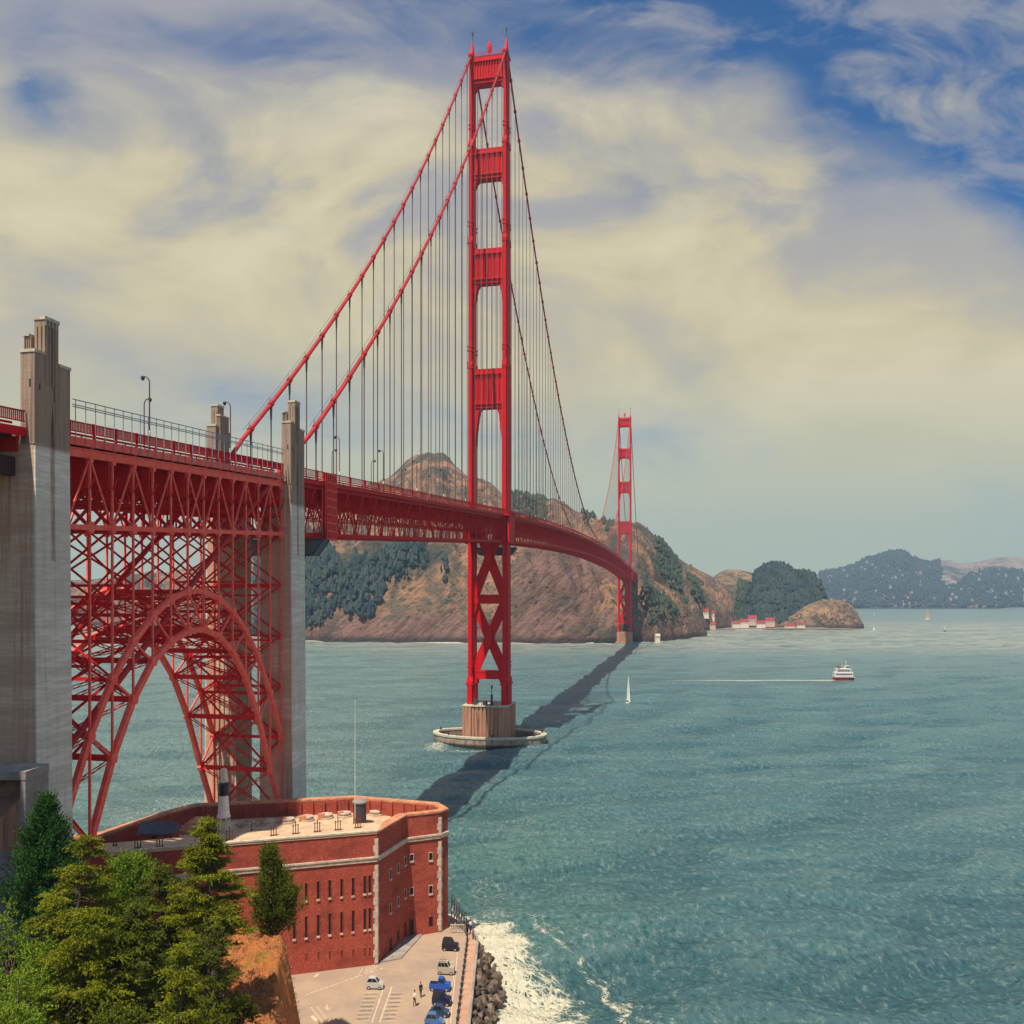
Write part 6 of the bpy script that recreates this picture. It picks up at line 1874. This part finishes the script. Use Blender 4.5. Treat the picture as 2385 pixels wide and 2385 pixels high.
# ------------------------------------------------------------------ the near hillside
def hill_h(X, Y):
    X = np.asarray(X, float); Y = np.asarray(Y, float)
    wig = (fbm(X * .0 + 3.1, Y * .22, 3) - .5) * 1.3
    xe = -0.2425 * Y - .10 + wig
    base = np.maximum(45.5 - .62 * Y, 0)
    knob = 16.2 - .16 * np.clip(79 - Y, 0, 40) + 1.6 * (fbm(X * .22, Y * .22, 4) - .5) + .9 * (fbm(X * .9 + 5, Y * .9, 3) - .5)
    knob = knob + 3.5 * sstep(-X, 30, 48)
    h = np.maximum(base, knob)
    back = sstep(Y, 80.2, 83.5)
    h = h * (1 - back) + 1.0 * back
    d = X - xe
    fl = sstep(d, -2.6, 1.4)
    flank = 1.0
    lowbase = np.where(Y < 50, np.maximum(base - 12, flank), flank)
    return h * (1 - fl) + lowbase * fl
xs = np.concatenate([np.linspace(-90, -45, 40)[:-1], np.linspace(-45, -12, 260), np.linspace(-12, 30, 40)[1:]]); ys = np.concatenate([np.linspace(-20, 55, 60)[:-1], np.linspace(55, 86, 240)])
Yg, Xg = np.meshgrid(ys, xs, indexing='ij')
rg = 1 - np.abs(2 * fbm(Xg * .8 + 3, Yg * .8, 4) - 1)
Hg = hill_h(Xg, Yg) + (.35 * (fbm(Xg * 2.2, Yg * 2.2, 4) - .5) + 1.3 * (rg - .7) + .5 * (fbm(Xg * 4, Yg * 4, 3) - .5)) * (Yg > 50)
idx = np.arange(Xg.size).reshape(Xg.shape)
m = bpy.data.materials.new('dry_hill_earth'); m.use_nodes = True
t = NT(m.node_tree); bs = t.n['Principled BSDF']; bs.inputs['Roughness'].default_value = .95; bs.inputs['Specular IOR Level'].default_value = .1
p = t.pos()
n1 = t.noise(p, .38, 5.0, .6); n2 = t.noise(p, 1.7, 6.0, .68); n3 = t.noise(t.vscale(p, (6, 6, 2)), 1.0, 5.0, .7)
c = t.mix(t.ramp(n2, .36, .66), (0.66, 0.235, 0.065), (0.46, 0.19, 0.085))
c = t.mix(t.math('MULTIPLY', t.ramp(n1, .58, .68), .7), c, (0.30, 0.22, 0.03))
c = t.mix(t.math('MULTIPLY', t.ramp(n3, .5, .74), .6), c, (0.16, 0.075, 0.045))
c = t.mix(t.math('MULTIPLY', t.ramp(n3, .30, .12), .5), c, (0.62, 0.40, 0.22))
hx, hy, hz = t.sep(p)
gc = t.math('ADD', hx, t.math('ADD', t.math('MULTIPLY', hy, .338), t.math('MULTIPLY', t.math('SUBTRACT', n1, .5), 5.0)))
c = t.mix(t.math('SUBTRACT', 1.0, t.ramp(gc, -.8, .9)), c, t.mix(t.ramp(n3, .4, .65), (0.016, 0.022, 0.008), (0.055, 0.070, 0.014)))
t.l.new(c, bs.inputs['Base Color'])
t.l.new(t.bump(t.math('ADD', n2, t.math('MULTIPLY', n3, .6)), 1.0, .5), bs.inputs['Normal'])
Fq = np.stack([idx[:-1, :-1], idx[:-1, 1:], idx[1:, 1:], idx[1:, :-1]], -1).reshape(-1, 4)
tag(mesh_np('hillside_terrain', np.stack([Xg, Yg, Hg], -1).reshape(-1, 3), Fq, m, smooth=True), kind='structure')

# ------------------------------------------------------------------ foliage
def leafmat(name, a, b, c):
    m = bpy.data.materials.new(name); m.use_nodes = True; MATS[name] = m
    t = NT(m.node_tree); bs = t.n['Principled BSDF']
    bs.inputs['Roughness'].default_value = .75; bs.inputs['Specular IOR Level'].default_value = .15
    p = t.pos()
    n = t.noise(p, .9, 4.0, .6); n2 = t.noise(p, 5.0, 3.0, .6)
    col = t.mix(t.ramp(n, .36, .64), a, b); col = t.mix(t.math('MULTIPLY', t.ramp(n2, .5, .75), .55), col, c)
    t.l.new(col, bs.inputs['Base Color'])
    tr = t.new('ShaderNodeBsdfTranslucent'); t.put(tr.inputs['Color'], col)
    mx = t.new('ShaderNodeMixShader'); mx.inputs[0].default_value = .12
    out = t.n['Material Output']
    t.l.new(bs.outputs[0], mx.inputs[1]); t.l.new(tr.outputs[0], mx.inputs[2]); t.l.new(mx.outputs[0], out.inputs['Surface'])
    return m
L_YEL = leafmat('cypress_leaf', (0.095, 0.125, 0.008), (0.235, 0.245, 0.010), (0.48, 0.43, 0.015))
L_GRN = leafmat('pine_leaf', (0.022, 0.080, 0.014), (0.045, 0.125, 0.018), (0.11, 0.20, 0.03))
L_OLV = leafmat('olive_leaf', (0.065, 0.088, 0.008), (0.12, 0.14, 0.010), (0.26, 0.25, 0.015))
L_BRI = leafmat('bright_leaf', (0.125, 0.22, 0.016), (0.20, 0.28, 0.02), (0.32, 0.34, 0.03))
M_BARK = material('tree_bark', (0.17, 0.105, 0.085), 0.95, 0.1, (0.08, 0.05, 0.042), 2.0, stretch=(3, 3, .6), bump=.8, bscale=3.0, bdist=.06)
def quads(C, A, B):
    """leaf faces: centres C, half axes A and B"""
    n = len(C)
    V = np.stack([C - A - B * .5, C + A * .2 - B, C + A + B * .2, C - A * .2 + B], 1).reshape(-1, 3)
    return V, np.arange(4 * n).reshape(n, 4)
def unit(v): return v / np.maximum(np.linalg.norm(v, axis=-1, keepdims=True), 1e-6)
def sprays(rng, P, Dr, L, n, width, size, droop=.15):
    """needle sprays: along each twig from P in direction Dr, n leaves each"""
    k = len(P)
    tt = rng.random((k, n, 1)) ** .8
    side = rng.normal(size=(k, n, 3))
    C = P[:, None] + Dr[:, None] * tt * L[:, None, None] + side * width * (1 - tt * .7)
    C[..., 2] -= droop * (tt[..., 0] * L[:, None]) ** 2
    A = unit(Dr[:, None] + .55 * rng.normal(size=(k, n, 3))) * size * (.6 + .8 * rng.random((k, n, 1)))
    B = unit(np.cross(A, rng.normal(size=(k, n, 3)))) * size * .36
    return C.reshape(-1, 3), A.reshape(-1, 3), B.reshape(-1, 3)
def tree(name, label, base, top, prof, lean, mat, style, nb, seed, pad=1.0, dens=1.0, zlow=None, trunk_r=.28, squash=.85, group='conifers on the near hillside'):
    """prof: (height fraction, crown radius). style: layered = flat drooping pads; spiky = rising shoots"""
    rng = np.random.default_rng(seed)
    bx, by, bz = base; H = top - bz
    e = empty(name, (bx, by, bz)); tag(e, label, 'tree', group)
    def axis(f): return np.array([lean[0] * f + .25 * math.sin(f * 5 + seed), lean[1] * f, H * f])
    m = MB()
    nseg = 12
    m.tube([axis(f) for f in np.linspace(0, .97, nseg)], [trunk_r * (1 - .93 * f) + .015 for f in np.linspace(0, .97, nseg)], 8)
    f0 = prof[0][0]; Cs, As, Bs = [], [], []
    fr = np.sort(f0 + (1 - f0) * (rng.random(nb) ** .9))
    for i, f in enumerate(fr):
        bare = style == 'layered' and rng.random() < .33
        az = i * 2.4 + rng.normal() * .5
        r = np.interp(f, [a for a, b in prof], [b for a, b in prof]) * (.62 + .5 * rng.random())
        o = axis(f)
        out = np.array([math.cos(az), math.sin(az) * squash, 0])
        if style == 'spiky': d = unit(out + np.array([0, 0, .95 + .5 * rng.random()]))
        else: d = unit(out + np.array([0, 0, .30 * (f - .35) + .12 * rng.normal()]))
        tip = o + d * r * (1.15 if style == 'spiky' else 1.0)
        midp = o + (tip - o) * .5 + np.array([0, 0, -.08 * r])
        m.tube([o, midp, tip], [max(.03, trunk_r * .30 * (1 - f)), .03, .015], 4, False)
        if bare: continue
        npad = max(2, int((2.1 + 2.1 * r) * pad))
        for j in range(npad):
            g = .25 + .8 * (j + rng.random()) / npad
            c = o + (tip - o) * min(g, 1.05) + rng.normal(size=3) * np.array([.26, .22, .10]) * (.5 + .4 * r)
            if style == 'spiky':
                kk = int(9 * dens)
                dd = unit(d[None] + .34 * rng.normal(size=(kk, 3)) + np.array([0, 0, .25]))
                a = sprays(rng, np.repeat(c[None], kk, 0) + rng.normal(size=(kk, 3)) * .16, dd, .45 + .65 * rng.random(kk), 13, .045, .085, -.05)
            else:
                kk = int(17 * dens)
                ang = az + rng.normal(size=kk) * 1.0
                dd = unit(np.stack([np.cos(ang), np.sin(ang), .10 + .20 * rng.normal(size=kk)], -1))
                a = sprays(rng, np.repeat(c[None], kk, 0) + rng.normal(size=(kk, 3)) * np.array([.17, .16, .045]), dd, .30 + .50 * rng.random(kk), 13, .045, .080, .30)
            Cs.append(a[0]); As.append(a[1]); Bs.append(a[2])
    # leader
    kk = 22
    pp = np.stack([axis(f) for f in np.linspace(.86, 1.0, kk)]); an = rng.random(kk) * 6.28
    dd = unit(np.stack([np.cos(an) * .8, np.sin(an) * .8, np.full(kk, .8)], -1))
    a = sprays(rng, pp, dd, np.linspace(.75, .25, kk), 16, .04, .08, 0)
    Cs.append(a[0]); As.append(a[1]); Bs.append(a[2])
    V, Fq = quads(np.concatenate(Cs), np.concatenate(As), np.concatenate(Bs))
    m.build('trunk', M_BARK, e, smooth=True)
    mesh_np('crown', V, Fq, mat, e)
    return e
def shrub(label, base, rx, ry, h, mat, seed, n=260, spiky=False, group='bushes on the near hillside'):
    rng = np.random.default_rng(seed)
    e = empty('bush', base); tag(e, label, 'bush', group)
    u = unit(rng.normal(size=(n, 3))); u[:, 2] = np.abs(u[:, 2])
    rr_ = .35 + .65 * rng.random((n, 1)) ** .5
    lob = 1 + .28 * np.sin(u[:, :1] * 5 + seed) * np.cos(u[:, 1:2] * 4 + seed * 2)
    P = u * rr_ * lob * np.array([rx, ry, h]); P[:, 2] *= .92
    D = unit(u + .5 * rng.normal(size=(n, 3)) + np.array([0, 0, .7 if spiky else .25]))
    L = (.35 + .5 * rng.random(n)) * (1.5 if spiky else 1)
    C, A, B = sprays(rng, P, D, L, 15, .07, .085 if not spiky else .10, .1)
    V, Fq = quads(C, A, B)
    mesh_np('crown', V, Fq, mat, e)
    m = MB()
    for k in range(9):
        q = P[k * 7] * .8
        m.tube([(0, 0, -.6), tuple(q * .5), tuple(q)], [.07, .045, .02], 5, False)
    m.build('trunk', M_BARK, e)
    return e
def gz(x, y): return float(hill_h(x, y))
def T(name, label, px, Y, ytop, prof_px, lean_px, mat, style, nb, seed, **kw):
    x = (px - CX) * Y / FPX; b = gz(x, Y) - .3; top = EYE - (ytop - HY) * Y / FPX
    return tree(name, label, (x, Y, b), top, [(f, w * Y / FPX) for f, w in prof_px], (lean_px * Y / FPX, 0), mat, style, nb, seed, **kw)
T('pine_tree', 'dark green pointed conifer in front of the tall pylon', 108, 70, 1868, [(.12, 100), (.4, 98), (.62, 66), (.8, 34), (.92, 13), (1, 3)], 6, L_GRN, 'spiky', 170, 1, dens=1.15)
T('cypress_tree', 'broad layered cypress just right of the dark pointed conifer', 150, 61, 1950, [(.12, 120), (.35, 132), (.6, 104), (.8, 66), (.93, 26), (1, 6)], 52, L_YEL, 'layered', 125, 2, dens=1.1)
T('cypress_tree', 'tall irregular cypress with a bare twisted trunk in front of the fort front', 515, 66, 1905, [(.42, 62), (.52, 92), (.66, 80), (.8, 42), (.92, 16), (1, 4)], -42, L_YEL, 'layered', 110, 3, dens=1.1, trunk_r=.30)
T('cypress_tree', 'light green feathery conifer in the gap below the fort roof', 296, 74, 2016, [(.15, 84), (.5, 80), (.75, 60), (.9, 34), (1, 8)], 0, L_BRI, 'spiky', 80, 4, dens=1.0)
T('cypress_tree', 'lighter leafy tree between the broad cypress and the twisted one', 390, 70, 2022, [(.1, 96), (.45, 92), (.75, 66), (.9, 30), (1, 6)], -12, L_OLV, 'layered', 90, 5)
T('conifer_tree', 'small flame shaped conifer on the slope in front of the brick wall', 636, 79, 1984, [(.0, 44), (.12, 62), (.32, 56), (.55, 34), (.75, 15), (.9, 5), (1, 1)], -3, L_OLV, 'spiky', 170, 6, dens=.9, trunk_r=.16)
T('cypress_tree', 'low pointed young cypress at the bottom between the trunks', 425, 53, 2204, [(.1, 70), (.5, 58), (.8, 34), (.95, 12), (1, 3)], 6, L_YEL, 'layered', 60, 7, trunk_r=.18)
T('cypress_tree', 'spreading lower cypress at the bottom under the broad one', 190, 54, 2120, [(.34, 110), (.55, 118), (.8, 80), (.95, 26), (1, 6)], 10, L_YEL, 'layered', 95, 8)
T('cypress_tree', 'lower cypress with drooping sprays below the light feathery conifer', 310, 56, 2110, [(.36, 76), (.55, 84), (.8, 60), (.95, 24), (1, 5)], -6, L_OLV, 'layered', 80, 9)
T('cypress_tree', 'half hidden cypress behind the low pointed one', 478, 60, 2150, [(.2, 66), (.5, 66), (.8, 44), (1, 6)], 0, L_OLV, 'layered', 54, 10)
for i, (px, Y, yt, rx, h, mt, lab) in enumerate([(22, 60, 2110, 62, 150, L_BRI, 'yellow green bush at the lower corner beside the conifers'),
        (48, 52, 2240, 70, 120, L_BRI, 'bright leafy bush lowest in the corner beneath the cypresses'), 
        (262, 50, 2345, 66, 90, L_OLV, 'dark bush at the bottom between the two lower cypresses'),
        
        (90, 58, 2190, 40, 90, L_BRI, 'upright leafy bush between the corner bushes and the broad cypress'), (20, 47, 2330, 60, 90, L_BRI, 'leafy bush cut by the bottom corner of the view'),
        (556, 64, 2330, 34, 50, L_OLV, 'small dark bush at the foot of the bare slope'), (478, 58, 2330, 50, 80, L_OLV, 'low bush round the twisted cypress trunk'),
        (600, 79, 2200, 30, 24, L_OLV, 'flat green bush on the slope top by the flame shaped conifer')]):
    x = (px - CX) * Y / FPX; top = EYE - (yt - HY) * Y / FPX; z = top - h * Y / FPX
    shrub(lab, (x, Y, z), rx * Y / FPX, rx * Y / FPX * .8, h * Y / FPX, mt, 30 + i, 300)
# the bare second trunk beside the twisted cypress
m = MB(); Y = 64.5
m.tube([P3(508, 2385, Y), P3(520, 2330, Y), P3(497, 2270, Y), P3(503, 2210, Y), P3(500, 2150, Y)], [.26, .23, .19, .15, .08], 8)
m.tube([P3(503, 2210, Y), P3(516, 2180, Y), P3(512, 2150, Y)], [.10, .08, .05], 6)
m.tube([P3(455, 2420, Y), P3(456, 2340, Y), P3(450, 2250, Y)], [.10, .09, .05], 6)
x0, y0, z0 = P3(508, 2385, Y)
tag(m.build('bare_trunk', M_BARK, None), 'twisted bare grey trunk at the edge of the orange slope', 'tree')
# dry brush on the orange slope
rng = np.random.default_rng(77); n = 5200
X_ = -36 + 20 * rng.random(n); Y_ = 62 + 19 * rng.random(n)
keep = fbm(X_ * .5, Y_ * .5, 3) > .44
X_, Y_ = X_[keep], Y_[keep]; Z_ = hill_h(X_, Y_)
P = np.stack([X_, Y_, Z_], -1); D = unit(np.stack([rng.normal(size=len(P)) * .8, rng.normal(size=len(P)) * .8, .5 + .4 * rng.random(len(P))], -1))
L = .15 + .30 * rng.random(len(P)); k = 5
C = (P[:, None] + D[:, None] * L[:, None, None] * .5 + rng.normal(size=(len(P), k, 3)) * .10).reshape(-1, 3)
A = (unit(D[:, None] + .6 * rng.normal(size=(len(P), k, 3))) * L[:, None, None] * .5).reshape(-1, 3)
B = unit(np.cross(A, rng.normal(size=A.shape))) * .018
V, Fq = quads(C, A, B)
tag(mesh_np('dry_brush', V, Fq, material('dry_stalks', (0.48, 0.30, 0.15), .9, .1, (0.28, 0.15, 0.08), 1.2)), 'tangle of dry straw coloured brush over the orange slope', 'dry brush', kind='stuff')
# ------------------------------------------------------------------ air: pale sea haze over the strait
def haze(density):
    m = bpy.data.materials.new('sea_haze'); m.use_nodes = True
    t = NT(m.node_tree); t.n.remove(t.n['Principled BSDF'])
    v = t.new('ShaderNodeVolumePrincipled')
    v.inputs['Color'].default_value = (0.50, 0.76, 1.0, 1); v.inputs['Density'].default_value = density; v.inputs['Anisotropy'].default_value = 0.2
    t.l.new(v.outputs[0], t.n['Material Output'].inputs['Volume'])
    b = MB(); b.box(-7000, 7000, -300, 5000, -9, 480)
    tag(b.build('haze', m), 'thin pale blue sea haze over the strait and far hills', 'haze', kind='stuff')
HAZE = 0.000125
if HAZE: haze(HAZE)
